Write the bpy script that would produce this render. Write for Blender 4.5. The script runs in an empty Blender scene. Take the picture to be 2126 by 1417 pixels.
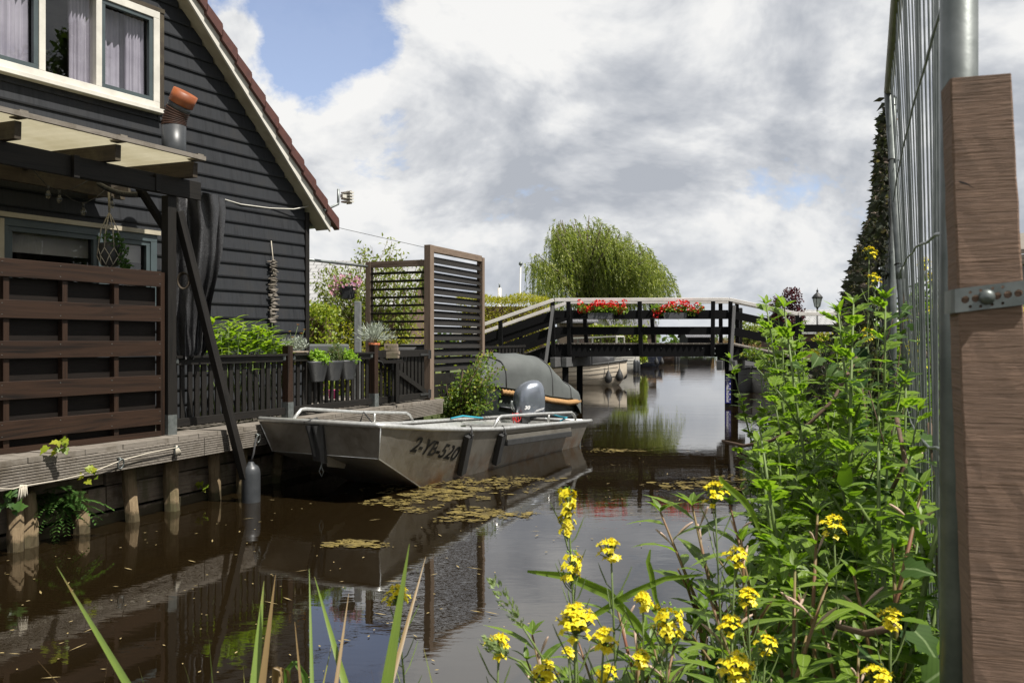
import bpy, math, random
from mathutils import Vector, Matrix, noise as mnoise
R = math.radians
V = Vector
rnd = random.Random(7)
scn = bpy.context.scene
COL = scn.collection
F = 1772.0; HC = 1.75          # focal length in photo pixels, eye height over the water

def P(px, py, D): return V(((px-1063)/F*D, D, HC-(py-708.5)/F*D))
def onL(px, a, b):             # Y where the picture column px meets the ground line X = a + b*Y
    k = (px-1063)/F
    return a/(k-b)
def uni(a, b): return rnd.uniform(a, b)

# ------------------------------------------------------------------ meshes
class MB:
    def __init__(s): s.v=[]; s.f=[]; s.uv=[]; s.sm=[]
    def add(s, pts):
        i=len(s.v); s.v += [tuple(p) for p in pts]; return i
    def face(s, idx, uv=None, smooth=False):
        s.f.append(tuple(idx)); s.uv.append(uv or [(0.0,0.0)]*len(idx)); s.sm.append(smooth)
    def poly(s, pts, smooth=False):
        i=s.add(pts); n=len(pts); ru=uni(0,50)
        o=V(pts[0]); e=(V(pts[1])-o); e = e.normalized() if e.length>0 else V((1,0,0))
        nn=V((0,0,0))
        for k in range(1,n-1): nn += (V(pts[k])-o).cross(V(pts[k+1])-o)
        nn = nn.normalized() if nn.length>0 else V((0,0,1))
        g=nn.cross(e)
        s.face(range(i,i+n), [((V(p)-o).dot(e)+ru,(V(p)-o).dot(g)+ru) for p in pts], smooth)
    def beam(s, p0, p1, w, h, up=(0,0,1), w1=None, h1=None):
        p0=V(p0); p1=V(p1); x=(p1-p0); L=x.length; x=x.normalized(); up=V(up)
        sd=x.cross(up)
        if sd.length<1e-4: sd=x.cross(V((0,1,0)))
        sd=sd.normalized(); u=sd.cross(x)
        w1=w if w1 is None else w1; h1=h if h1 is None else h1
        i=len(s.v); ru=uni(0,60); rv=uni(0,60)
        for (p,ww,hh) in ((p0,w,h),(p1,w1,h1)):
            for (a,b) in ((-1,-1),(1,-1),(1,1),(-1,1)):
                s.v.append(tuple(p+sd*(a*ww/2)+u*(b*hh/2)))
        for k,(a,b,c) in enumerate(((0,1,w),(1,2,h),(2,3,w),(3,0,h))):
            v0=rv+k*.37
            s.face((i+b,i+a,i+a+4,i+b+4), [(ru,v0+c),(ru,v0),(ru+L,v0),(ru+L,v0+c)])
        s.face((i,i+1,i+2,i+3), [(ru,rv),(ru+w*.2,rv),(ru+w*.2,rv+h),(ru,rv+h)])
        s.face((i+7,i+6,i+5,i+4), [(ru,rv),(ru+w*.2,rv),(ru+w*.2,rv+h),(ru,rv+h)])
    def box(s, c, sx, sy, sz, rz=0):
        c=V(c); d=V((math.cos(rz),math.sin(rz),0)); e=V((-d.y,d.x,0))
        if sz>=sx and sz>=sy: s.beam(c-V((0,0,sz/2)), c+V((0,0,sz/2)), sy, sx, up=d)
        elif sx>=sy: s.beam(c-d*sx/2, c+d*sx/2, sy, sz)
        else: s.beam(c-e*sy/2, c+e*sy/2, sx, sz)
    def tube(s, pts, r, n=8, cap=True, smooth=True):
        pts=[V(p) for p in pts]; m=len(pts)
        rs=[r]*m if not isinstance(r,(list,tuple)) else r
        base=len(s.v); t0=(pts[1]-pts[0]).normalized()
        a=t0.orthogonal().normalized(); L=0; ru=uni(0,50)
        us=[]
        for k in range(m):
            if k==0: t=t0
            elif k==m-1: t=(pts[k]-pts[k-1])
            else: t=(pts[k+1]-pts[k-1])
            t = t.normalized() if t.length>0 else t0
            a=(a-t*a.dot(t)); a = a.normalized() if a.length>1e-6 else t.orthogonal().normalized()
            b=t.cross(a)
            if k: L+=(pts[k]-pts[k-1]).length
            us.append(L+ru)
            for j in range(n):
                an=2*math.pi*j/n
                s.v.append(tuple(pts[k]+(a*math.cos(an)+b*math.sin(an))*rs[k]))
        for k in range(m-1):
            for j in range(n):
                j2=(j+1)%n
                c0=2*math.pi*rs[k]*j/n; c1=2*math.pi*rs[k]*(j+1)/n
                s.face((base+k*n+j,base+k*n+j2,base+(k+1)*n+j2,base+(k+1)*n+j),
                       [(us[k],c0),(us[k],c1),(us[k+1],c1),(us[k+1],c0)], smooth)
        if cap:
            s.face([base+j for j in range(n)][::-1]); s.face([base+(m-1)*n+j for j in range(n)])
    def lathe(s, prof, c, n=20, axis=(0,0,1), smooth=True, sx=1, sy=1):
        ax=V(axis).normalized(); a=ax.orthogonal().normalized()
        if abs(ax.z)>.99: a=V((1,0,0))
        b=ax.cross(a); c=V(c); base=len(s.v)
        for (r,z) in prof:
            for j in range(n):
                an=2*math.pi*j/n
                s.v.append(tuple(c+ax*z+a*(r*math.cos(an)*sx)+b*(r*math.sin(an)*sy)))
        for k in range(len(prof)-1):
            for j in range(n):
                j2=(j+1)%n
                s.face((base+k*n+j,base+k*n+j2,base+(k+1)*n+j2,base+(k+1)*n+j), [(j/n,prof[k][1]),((j+1)/n,prof[k][1]),((j+1)/n,prof[k+1][1]),(j/n,prof[k+1][1])], smooth)
        if prof[0][0]>1e-5: s.face([base+j for j in range(n)][::-1])
        if prof[-1][0]>1e-5: s.face([base+(len(prof)-1)*n+j for j in range(n)])
    def prism(s, pts, vec):
        pts=[V(p) for p in pts]; vec=V(vec); n=len(pts)
        s.poly(pts[::-1]); s.poly([p+vec for p in pts])
        for k in range(n):
            a=pts[k]; b=pts[(k+1)%n]
            s.poly([a,b,b+vec,a+vec])
    def grid(s, rows, smooth=True, closed=False, uvs=1.0):
        m=len(rows); n=len(rows[0]); i=len(s.v)
        for r in rows: s.v += [tuple(p) for p in r]
        for a in range(m-1):
            for b in range(n if closed else n-1):
                b2=(b+1)%n
                s.face((i+a*n+b,i+a*n+b2,i+(a+1)*n+b2,i+(a+1)*n+b), [(a*uvs,b*uvs),(a*uvs,(b+1)*uvs),((a+1)*uvs,(b+1)*uvs),((a+1)*uvs,b*uvs)], smooth)
    def leaf(s, p, d, nr, L, W, n=2, fold=.3, curl=.25, prof=.8):
        p=V(p); d=V(d).normalized(); nr=V(nr); nr=nr-d*nr.dot(d)
        nr = nr.normalized() if nr.length>1e-5 else d.orthogonal().normalized()
        sd=d.cross(nr); i=len(s.v)
        s.v.append(tuple(p))
        for k in range(1,n+1):
            t=k/(n+1); c=p+d*(L*t)-nr*(curl*L*t*t); hw=W/2*math.sin(math.pi*t**prof)
            s.v += [tuple(c+sd*hw+nr*(fold*hw)), tuple(c), tuple(c-sd*hw+nr*(fold*hw))]
        s.v.append(tuple(p+d*L-nr*(curl*L)))
        e=i+1+3*n; dt=1/(n+1)
        s.face((i,i+2,i+1),[(0,.5),(dt,.5),(dt,0)],True); s.face((i,i+3,i+2),[(0,.5),(dt,1),(dt,.5)],True)
        for k in range(n-1):
            a=i+1+3*k; t=dt*(k+1)
            s.face((a,a+1,a+4,a+3),[(t,0),(t,.5),(t+dt,.5),(t+dt,0)],True); s.face((a+1,a+2,a+5,a+4),[(t,.5),(t,1),(t+dt,1),(t+dt,.5)],True)
        a=e-3; t=1-dt
        s.face((a,a+1,e),[(t,0),(t,.5),(1,.5)],True); s.face((a+1,a+2,e),[(t,.5),(t,1),(1,.5)],True)
    def lobed(s, p, d, nr, L, W):
        d=V(d).normalized(); nr=V(nr); nr=(nr-d*nr.dot(d))
        nr = nr.normalized() if nr.length>1e-5 else d.orthogonal().normalized()
        sd=d.cross(nr); p=V(p)
        s.leaf(p,d,nr,L,W*.55,3,.2,.2,.9)
        for t,ll in ((.25,.5),(.5,.48),(.68,.32)):
            for sg in (-1,1):
                q=p+d*(L*t)-nr*(.2*L*t*t)
                s.leaf(q-d*L*.05, d*.62+sd*sg*.8+nr*.05, nr, L*ll*uni(.85,1.1), W*.36, 2,.15,.1,.7)
    def ivy(s, p, d, nr, L):
        d=V(d).normalized(); nr=V(nr); nr=(nr-d*nr.dot(d))
        nr = nr.normalized() if nr.length>1e-5 else d.orthogonal().normalized()
        sd=d.cross(nr); p=V(p); i=len(s.v)
        o=((0,0),(-.12,.28),(.08,.52),(.3,.36),(.5,.44),(.62,.22),(1,0))
        full=[(a,b) for a,b in o]+[(a,-b) for a,b in o[1:-1]][::-1]
        s.v.append(tuple(p+d*L*.35+nr*L*.03))
        for a,b in full: s.v.append(tuple(p+d*(a*L)+sd*(b*L)+nr*(abs(b)*.16*L-.18*L*a*a)))
        n=len(full)
        for k in range(n): s.face((i,i+1+k,i+1+(k+1)%n),[(.35,.5),(full[k][0],full[k][1]+.5),(full[(k+1)%n][0],full[(k+1)%n][1]+.5)],True)
    def build(s, name, mat, parent=None, bevel=0):
        me=bpy.data.meshes.new(name)
        off=V((0,0,0)); q=parent
        while q is not None: off+=q.location; q=q.parent
        me.from_pydata([tuple(V(p)-off) for p in s.v], [], s.f)
        ul=me.uv_layers.new(name='UVMap'); flat=[]
        for u in s.uv:
            for a in u: flat += [a[0],a[1]]
        ul.data.foreach_set('uv', flat)
        me.polygons.foreach_set('use_smooth', s.sm)
        me.materials.append(mat); me.update()
        o=bpy.data.objects.new(name, me); COL.objects.link(o)
        if parent is not None: o.parent=parent
        if bevel:
            b=o.modifiers.new('Bevel','BEVEL'); b.width=bevel; b.segments=2; b.limit_method='ANGLE'
        return o

def tag(o, label=None, cat=None, group=None, kind=None):
    if label: o['label']=label
    if cat: o['category']=cat
    if group: o['group']=group
    if kind: o['kind']=kind
    return o
def thing(name, label, cat, loc=(0,0,0), group=None):
    o=bpy.data.objects.new(name,None); COL.objects.link(o); o.location=V(loc); o.empty_display_size=.2
    return tag(o,label,cat,group)
def copy_tree(o, loc=None, rz=None, sc=None, label=None, parent=None):
    c=o.copy(); COL.objects.link(c)
    if parent is not None: c.parent=parent
    if loc is not None: c.location=loc
    if rz is not None: c.rotation_euler=(uni(-.06,.06),uni(-.06,.06),rz)
    if sc is not None: c.scale=(sc,sc,sc)
    if label: c['label']=label
    for ch in o.children: copy_tree(ch, parent=c)
    return c
def text_part(txt, size, origin, xdir, ydir, mat, parent, name, shear=0.0, depth=.002, bold=0.0, sx=1.0):
    cu=bpy.data.curves.new(name,'FONT'); cu.body=txt; cu.size=size; cu.shear=shear; cu.extrude=depth; cu.offset=bold
    t=bpy.data.objects.new(name,cu); COL.objects.link(t)
    bpy.context.view_layer.update()
    me=bpy.data.meshes.new_from_object(t.evaluated_get(bpy.context.evaluated_depsgraph_get()))
    bpy.data.objects.remove(t)
    x=V(xdir).normalized(); y=V(ydir); y=(y-x*y.dot(x)).normalized(); z=x.cross(y)
    off=V((0,0,0)); q=parent
    while q is not None: off+=q.location; q=q.parent
    for v in me.vertices:
        v.co = V(origin)-off + x*(v.co.x*sx)+y*v.co.y+z*v.co.z
    me.materials.clear(); me.materials.append(mat)
    o=bpy.data.objects.new(name,me); COL.objects.link(o); o.parent=parent
    return o

# ------------------------------------------------------------------ materials
def nt(name):
    m=bpy.data.materials.new(name); m.use_nodes=True; t=m.node_tree
    return m,t,t.nodes['Principled BSDF']
def N(t,typ,**kw):
    n=t.nodes.new(typ)
    for k,v in kw.items(): setattr(n,k,v)
    return n
def ramp(t, fac, stops):
    r=N(t,'ShaderNodeValToRGB'); e=r.color_ramp.elements
    while len(e)<len(stops): e.new(.5)
    for k,(p,c) in enumerate(stops):
        e[k].position=p; e[k].color=(c[0],c[1],c[2],1) if not isinstance(c,(int,float)) else (c,c,c,1)
    t.links.new(fac, r.inputs[0]); return r.outputs[0]
def noise(t, vec, scale, detail=4, rough=.55, dist=0):
    n=N(t,'ShaderNodeTexNoise'); n.inputs['Scale'].default_value=scale; n.inputs['Detail'].default_value=detail
    n.inputs['Roughness'].default_value=rough; n.inputs['Distortion'].default_value=dist
    if vec is not None: t.links.new(vec,n.inputs['Vector'])
    return n.outputs[0]
def bump(t, b, h, strength, dist=.01):
    n=N(t,'ShaderNodeBump'); n.inputs['Strength'].default_value=strength; n.inputs['Distance'].default_value=dist
    t.links.new(h,n.inputs['Height']); t.links.new(n.outputs[0],b.inputs['Normal']); return n
def mapped(t, src, sc):
    m=N(t,'ShaderNodeMapping'); m.inputs['Scale'].default_value=sc; t.links.new(src,m.inputs[0]); return m.outputs[0]
def mixc(t, fac, a, b, mode='MIX'):
    m=N(t,'ShaderNodeMix',data_type='RGBA',blend_type=mode)
    for (v,i) in ((fac,0),(a,6),(b,7)):
        if hasattr(v,'is_output'): t.links.new(v,m.inputs[i])
        elif i==0: m.inputs[0].default_value=v
        else: m.inputs[i].default_value=(v[0],v[1],v[2],1)
    return m.outputs[2]
def solid(name, c1, c2=None, rough=.6, scale=6, metal=0, bmp=.1, bscale=60, spec=.5):
    m,t,b=nt(name); g=N(t,'ShaderNodeNewGeometry').outputs['Position']
    c2=c2 or tuple(x*.75 for x in c1)
    n=noise(t,g,scale,5,.6)
    t.links.new(ramp(t,n,[(.35,c1),(.65,c2)]),b.inputs['Base Color'])
    b.inputs['Roughness'].default_value=rough; b.inputs['Metallic'].default_value=metal
    b.inputs['Specular IOR Level'].default_value=spec
    if bmp: bump(t,b,noise(t,g,bscale,3),bmp,.004)
    return m
def wood(name, c1, c2, c3=None, rough=.7, su=1.6, sv=26, bmp=.35, dirt=None, spec=.35):
    m,t,b=nt(name); uv=N(t,'ShaderNodeUVMap').outputs[0]
    v=mapped(t,uv,(su,sv,1)); n=noise(t,v,1,6,.65,1.2)
    v2=mapped(t,uv,(su*2,sv*5,1)); n2=noise(t,v2,1,3,.6)
    c=ramp(t,n,[(.3,c1),(.52,c2),(.72,c3 or c1)])
    c=mixc(t,.35,c,ramp(t,n2,[(.3,.25),(.7,1.0)]),'MULTIPLY')
    if dirt:
        g=N(t,'ShaderNodeNewGeometry').outputs['Position']
        c=mixc(t,ramp(t,noise(t,g,3.5,6,.7),[(.5,0.0),(.68,.85)]),c,dirt)
    t.links.new(c,b.inputs['Base Color']); b.inputs['Roughness'].default_value=rough
    b.inputs['Specular IOR Level'].default_value=spec
    bump(t,b,n,bmp,.006)
    return m
def leafm(name, c1, c2, trans=.35, rough=.45, tc=None, c3=None, spec=.4, rib=None):
    m,t,b=nt(name); g=N(t,'ShaderNodeNewGeometry')
    st=[(0,c1),(.8,c2)]
    if c3: st.append((1,c3))
    c=ramp(t,g.outputs['Random Per Island'],st)
    if rib:
        uv=N(t,'ShaderNodeUVMap').outputs[0]; sp=N(t,'ShaderNodeSeparateXYZ'); t.links.new(uv,sp.inputs[0])
        ab=N(t,'ShaderNodeMath',operation='COMPARE'); t.links.new(sp.outputs[1],ab.inputs[0]); ab.inputs[1].default_value=.5; ab.inputs[2].default_value=.035
        c=mixc(t,ab.outputs[0],c,rib)
        vv=N(t,'ShaderNodeTexWave',wave_type='BANDS',bands_direction='DIAGONAL'); vv.inputs['Scale'].default_value=3.2; t.links.new(uv,vv.inputs[0])
        c=mixc(t,.35,c,ramp(t,vv.outputs[1],[(.0,.6),(.35,1.0)]),'MULTIPLY')
    t.links.new(c,b.inputs['Base Color']); b.inputs['Roughness'].default_value=rough
    b.inputs['Specular IOR Level'].default_value=spec
    tr=N(t,'ShaderNodeBsdfTranslucent')
    hs=N(t,'ShaderNodeMix',data_type='RGBA',blend_type='MULTIPLY'); hs.inputs[0].default_value=1
    t.links.new(c,hs.inputs[6]); hs.inputs[7].default_value=tuple(tc or (1.7,1.9,.7))+(1,)
    t.links.new(hs.outputs[2],tr.inputs[0])
    mx=N(t,'ShaderNodeMixShader'); mx.inputs[0].default_value=trans
    t.links.new(b.outputs[0],mx.inputs[1]); t.links.new(tr.outputs[0],mx.inputs[2])
    t.links.new(mx.outputs[0],t.nodes['Material Output'].inputs[0])
    return m
def glassm(name, tint=(.8,.85,.85), ior=1.5, rough=.01):
    m,t,b=nt(name); t.nodes.remove(b)
    lw=N(t,'ShaderNodeLayerWeight'); pw=N(t,'ShaderNodeMath',operation='POWER'); t.links.new(lw.outputs['Facing'],pw.inputs[0]); pw.inputs[1].default_value=4
    fr=N(t,'ShaderNodeMath',operation='MULTIPLY_ADD'); t.links.new(pw.outputs[0],fr.inputs[0]); fr.inputs[1].default_value=.75; fr.inputs[2].default_value=.045*ior
    tp=N(t,'ShaderNodeBsdfTransparent'); tp.inputs[0].default_value=tint+(1,)
    gl=N(t,'ShaderNodeBsdfGlossy'); gl.inputs['Roughness'].default_value=rough
    mx=N(t,'ShaderNodeMixShader'); t.links.new(fr.outputs[0],mx.inputs[0])
    t.links.new(tp.outputs[0],mx.inputs[1]); t.links.new(gl.outputs[0],mx.inputs[2])
    t.links.new(mx.outputs[0],t.nodes['Material Output'].inputs[0])
    return m

M={}
M['clad']=wood('black_cladding_paint',(.023,.0245,.0275),(.031,.033,.037),(.016,.017,.019),rough=.6,su=.6,sv=14,bmp=.15,dirt=(.030,.030,.031),spec=.15)
M['blackwood']=wood('black_stained_wood',(.008,.008,.008),(.017,.015,.013),(.005,.005,.005),rough=.6,su=1.2,sv=20,bmp=.25,spec=.2)
M['bridgeblack']=wood('tarred_bridge_wood',(.004,.004,.0045),(.007,.007,.0075),(.003,.003,.0035),rough=.7,su=1,sv=12,bmp=.15,spec=.1)
M['bridgegrey']=wood('weathered_bridge_strut',(.07,.07,.075),(.11,.11,.11),(.05,.05,.05),rough=.75)
M['fencewood']=wood('dark_brown_stained_wood',(.009,.0065,.0053),(.036,.0195,.012),(.0055,.0045,.004),rough=.5,su=.55,sv=8,bmp=.3,spec=.25)
M['fencedark']=wood('fence_back_wood',(.008,.006,.005),(.014,.010,.008),(.006,.005,.004),rough=.6,spec=.2)
M['oldwood']=wood('weathered_grey_wood',(.16,.14,.115),(.225,.20,.17),(.09,.075,.06),rough=.85,su=1,sv=18,bmp=.5,dirt=(.085,.07,.05))
M['louvre']=wood('weathered_brown_frame_wood',(.15,.105,.075),(.21,.155,.115),(.09,.062,.045),rough=.8,su=1.2,sv=16,bmp=.4)
M['quay']=wood('quay_plank_wood',(.20,.155,.115),(.29,.235,.18),(.10,.07,.05),rough=.85,su=1.4,sv=12,bmp=.5,dirt=(.075,.05,.035))
M['pile']=wood('round_pile_wood',(.20,.145,.08),(.30,.22,.13),(.10,.06,.03),rough=.85,su=1.6,sv=24,bmp=.7,dirt=(.09,.06,.03))
M['post']=wood('rough_sawn_hardwood',(.20,.125,.083),(.27,.175,.125),(.13,.08,.052),rough=.88,su=230,sv=6,bmp=.8,dirt=(.14,.10,.075))
M['beamwood']=wood('pergola_old_wood',(.03,.024,.016),(.06,.045,.03),(.015,.012,.009),rough=.75,su=1.2,sv=14,dirt=(.09,.075,.045))
M['white']=solid('white_painted_wood',(.60,.58,.52),(.50,.48,.43),rough=.45,scale=5,bmp=.05)
M['railwhite']=solid('white_handrail_paint',(.68,.65,.62),(.57,.54,.51),rough=.4,scale=4,bmp=.05)
M['soffit']=solid('cream_soffit_board',(.42,.38,.29),(.31,.27,.20),rough=.6,scale=4)
M['rooftile']=solid('brown_red_roof_tile',(.085,.030,.022),(.060,.022,.018),rough=.5,scale=14,bmp=.2)
M['galv']=solid('galvanised_steel',(.20,.215,.21),(.12,.135,.13),rough=.45,scale=18,metal=.6,bmp=.06,bscale=120)
M['galvold']=solid('dull_mossy_steel',(.30,.30,.20),(.22,.22,.15),rough=.55,scale=14,metal=.3,bmp=.1,bscale=90)
M['zinc']=solid('zinc_gutter',(.26,.27,.27),(.18,.19,.19),rough=.5,scale=10,metal=.4)
M['rubber']=solid('black_rubber',(.018,.018,.018),(.03,.03,.03),rough=.55,scale=9,bmp=.1)
M['fender']=solid('dark_grey_pvc_fender',(.028,.031,.034),(.045,.048,.052),rough=.42,scale=7,bmp=.08)
M['rope']=solid('tan_manila_rope',(.38,.22,.09),(.27,.15,.06),rough=.9,scale=40)
M['cord']=solid('pale_cotton_cord',(.50,.46,.38),(.38,.34,.27),rough=.9,scale=60)
M['blackcord']=solid('black_nylon_rope',(.015,.015,.016),(.03,.03,.03),rough=.8,scale=60)
M['bluecord']=solid('turquoise_rope',(.02,.33,.42),(.02,.22,.32),rough=.8,scale=60)
M['canvas']=solid('dark_grey_boat_canvas',(.085,.093,.09),(.066,.072,.07),rough=.75,scale=3,bmp=.15,bscale=200)
M['blackcanvas']=solid('black_boat_canvas',(.030,.030,.032),(.045,.045,.047),rough=.7,scale=3)
M['pot']=solid('anthracite_plastic_pot',(.030,.032,.036),(.045,.047,.05),rough=.5,scale=8)
M['terracotta']=solid('terracotta',(.42,.13,.05),(.33,.10,.04),rough=.8,scale=10)
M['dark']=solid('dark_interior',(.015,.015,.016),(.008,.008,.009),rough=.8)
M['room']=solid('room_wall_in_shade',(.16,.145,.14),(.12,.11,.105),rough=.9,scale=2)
M['curtain']=solid('pale_curtain_cloth',(.47,.45,.48),(.36,.34,.375),rough=.9,scale=3)
M['blind']=solid('cream_roller_blind',(.45,.44,.38),(.38,.37,.32),rough=.8,scale=3)
M['greyframe']=solid('grey_green_window_paint',(.055,.075,.08),(.045,.06,.065),rough=.45,scale=5)
M['bark']=wood('tree_bark',(.07,.052,.035),(.11,.085,.06),(.035,.025,.018),rough=.9,su=3,sv=10,bmp=.7)
M['stem']=solid('green_plant_stem',(.12,.17,.04),(.09,.13,.035),rough=.6,scale=12)
M['redstem']=solid('reddish_plant_stem',(.17,.06,.03),(.13,.12,.035),rough=.6,scale=10)
M['twig']=solid('brown_twig',(.12,.075,.045),(.08,.05,.03),rough=.85,scale=20)
M['glass']=glassm('window_glass',(.82,.82,.86),1.9)
M['bulb']=glassm('clear_bulb_glass',(.9,.88,.8),1.5)
# leaves
M['weed']=leafm('mugwort_leaf',(.095,.165,.013),(.19,.29,.028),.42,rib=(.24,.32,.09))
M['weed2']=leafm('persicaria_leaf',(.085,.15,.014),(.17,.255,.03),.42,rib=(.24,.32,.09))
M['weed3']=leafm('nettle_leaf',(.06,.115,.011),(.13,.21,.023),.38)
M['ivy']=leafm('ivy_leaf',(.012,.034,.010),(.045,.085,.016),.15,rough=.6,spec=.08,rib=(.12,.17,.07))
M['laurel']=leafm('laurel_leaf',(.15,.25,.018),(.26,.36,.03),.35,rough=.4,c3=(.32,.38,.05),rib=(.24,.32,.09))
M['herb']=leafm('basil_leaf',(.16,.28,.03),(.27,.40,.05),.35)
M['herb2']=leafm('rosemary_leaf',(.07,.11,.035),(.13,.18,.06),.25,c3=(.18,.10,.05))
M['silver']=leafm('silver_leaf',(.26,.30,.25),(.42,.46,.38),.2,tc=(1,1,.9))
M['hedge']=leafm('hedge_leaf',(.11,.17,.012),(.23,.27,.02),.35,c3=(.30,.30,.03))
M['hedgey']=leafm('golden_conifer_leaf',(.20,.20,.012),(.36,.33,.02),.4,c3=(.14,.17,.02))
M['shrub']=leafm('shrub_leaf',(.11,.145,.022),(.22,.25,.05),.35,c3=(.26,.28,.12))
M['birch']=leafm('birch_leaf',(.07,.13,.018),(.15,.21,.03),.35,c3=(.30,.28,.05))
M['willow']=leafm('willow_leaf',(.11,.145,.02),(.24,.27,.045),.38,c3=(.46,.46,.18))
M['tree']=leafm('tree_leaf',(.04,.075,.016),(.085,.13,.03),.3)
M['redleaf']=leafm('dark_red_leaf',(.030,.006,.010),(.065,.010,.016),.25,tc=(2,.6,.7))
M['petal']=leafm('yellow_petal',(.72,.58,.012),(.80,.72,.03),.25,tc=(1.1,1.0,.3))
M['redpetal']=leafm('red_geranium_petal',(.55,.005,.010),(.75,.015,.018),.15,tc=(1.1,.4,.4),c3=(.80,.08,.07))
M['pinkpetal']=leafm('pink_petal',(.50,.16,.26),(.75,.55,.55),.25,tc=(1.1,.8,.9),c3=(.25,.08,.40))
M['orangepetal']=leafm('orange_petal',(.80,.38,.01),(.85,.50,.02),.2,tc=(1.1,.8,.3))
M['fern']=leafm('fern_leaf',(.035,.085,.018),(.07,.14,.03),.3)
M['camo']=leafm('camouflage_scrap',(.030,.028,.024),(.070,.080,.058),.2,rough=.8,c3=(.22,.17,.145),spec=.1)
M['bluepaint']=solid('blue_sign_enamel',(.012,.014,.20),(.010,.012,.15),rough=.4,scale=5)
M['lettering']=solid('white_lettering',(.75,.75,.75),(.65,.65,.65),rough=.5)
M['blacktext']=solid('black_lettering',(.010,.010,.010),(.014,.014,.014),rough=.45,spec=.3)

def aluminium():
    m,t,b=nt('worn_aluminium'); g=N(t,'ShaderNodeNewGeometry').outputs['Position']
    n=noise(t,g,2.2,8,.65,.5)
    sep=N(t,'ShaderNodeSeparateXYZ'); t.links.new(g,sep.inputs[0])
    c=ramp(t,n,[(.25,(.20,.18,.15)),(.5,(.28,.26,.225)),(.75,(.145,.12,.09))])
    mp=N(t,'ShaderNodeMapRange'); mp.inputs[1].default_value=.32; mp.inputs[2].default_value=0; t.links.new(sep.outputs[2],mp.inputs[0])
    st=N(t,'ShaderNodeMath',operation='MULTIPLY'); t.links.new(mp.outputs[0],st.inputs[0])
    t.links.new(ramp(t,noise(t,g,3.0,5,.6),[(.4,0.0),(.65,1.0)]),st.inputs[1])
    c=mixc(t,st.outputs[0],c,(.20,.095,.035))       # rusty waterline stains
    t.links.new(c,b.inputs['Base Color']); b.inputs['Metallic'].default_value=.75
    t.links.new(ramp(t,noise(t,g,9,5,.7),[(.3,.38),(.7,.6)]),b.inputs['Roughness'])
    sc=noise(t,mapped(t,g,(2,2,60)),3,3,.6); dn=noise(t,g,2.6,3,.5)
    ad=N(t,'ShaderNodeMath',operation='MULTIPLY_ADD'); t.links.new(dn,ad.inputs[0]); ad.inputs[1].default_value=6; t.links.new(sc,ad.inputs[2])
    bump(t,b,ad.outputs[0],.22,.006)
    return m
M['alu']=aluminium()
M['alubright']=solid('bright_aluminium_tube',(.66,.66,.64),(.50,.50,.48),rough=.35,scale=14,metal=.7,bmp=.04)
def wet(m):
    t=m.node_tree; b=t.nodes['Principled BSDF']; src=b.inputs['Base Color'].links[0].from_socket; g=N(t,'ShaderNodeNewGeometry').outputs['Position']; sp=N(t,'ShaderNodeSeparateXYZ'); t.links.new(g,sp.inputs[0])
    ad=N(t,'ShaderNodeMath',operation='MULTIPLY_ADD'); t.links.new(noise(t,g,7,5,.7),ad.inputs[0]); ad.inputs[1].default_value=-.16; t.links.new(sp.outputs[2],ad.inputs[2])
    f=ramp(t,ad.outputs[0],[(.0,.85),(.035,.0)])
    t.links.new(mixc(t,f,src,(.035,.028,.012)),b.inputs['Base Color'])
    g2=ramp(t,noise(t,mapped(t,g,(1,1,.35)),5,4,.6),[(.5,0.0),(.66,.6)])
    t.links.new(mixc(t,g2,b.inputs['Base Color'].links[0].from_socket,(.07,.075,.03)),b.inputs['Base Color'])
wet(M['pile']); wet(M['quay'])
def polycarb():
    m,t,b=nt('cream_corrugated_sheet'); g=N(t,'ShaderNodeNewGeometry').outputs['Position']
    c=ramp(t,noise(t,g,1.6,6,.6),[(.3,(.52,.48,.35)),(.7,(.38,.34,.22))])
    t.links.new(c,b.inputs['Base Color']); b.inputs['Roughness'].default_value=.5
    tr=N(t,'ShaderNodeBsdfTranslucent'); t.links.new(c,tr.inputs[0])
    mx=N(t,'ShaderNodeMixShader'); mx.inputs[0].default_value=.45
    t.links.new(b.outputs[0],mx.inputs[1]); t.links.new(tr.outputs[0],mx.inputs[2])
    t.links.new(mx.outputs[0],t.nodes['Material Output'].inputs[0]); return m
M['sheet']=polycarb()
def cowl():
    m,t,b=nt('blue_grey_engine_paint'); g=N(t,'ShaderNodeNewGeometry').outputs['Position']
    t.links.new(ramp(t,noise(t,g,5,3),[(.3,(.17,.19,.225)),(.7,(.20,.22,.255))]),b.inputs['Base Color'])
    b.inputs['Metallic'].default_value=.55; b.inputs['Roughness'].default_value=.27
    b.inputs['Coat Weight'].default_value=.6; b.inputs['Coat Roughness'].default_value=.05; return m
M['cowl']=cowl()
def shadecloth():
    m,t,b=nt('black_shade_cloth'); g=N(t,'ShaderNodeNewGeometry').outputs['Position']
    t.links.new(ramp(t,noise(t,g,140,2,.6),[(.45,(.010,.010,.011)),(.72,(.10,.10,.105))]),b.inputs['Base Color'])
    b.inputs['Roughness'].default_value=.45; bump(t,b,noise(t,g,170,2),.5,.004); return m
M['cloth']=shadecloth()
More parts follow.
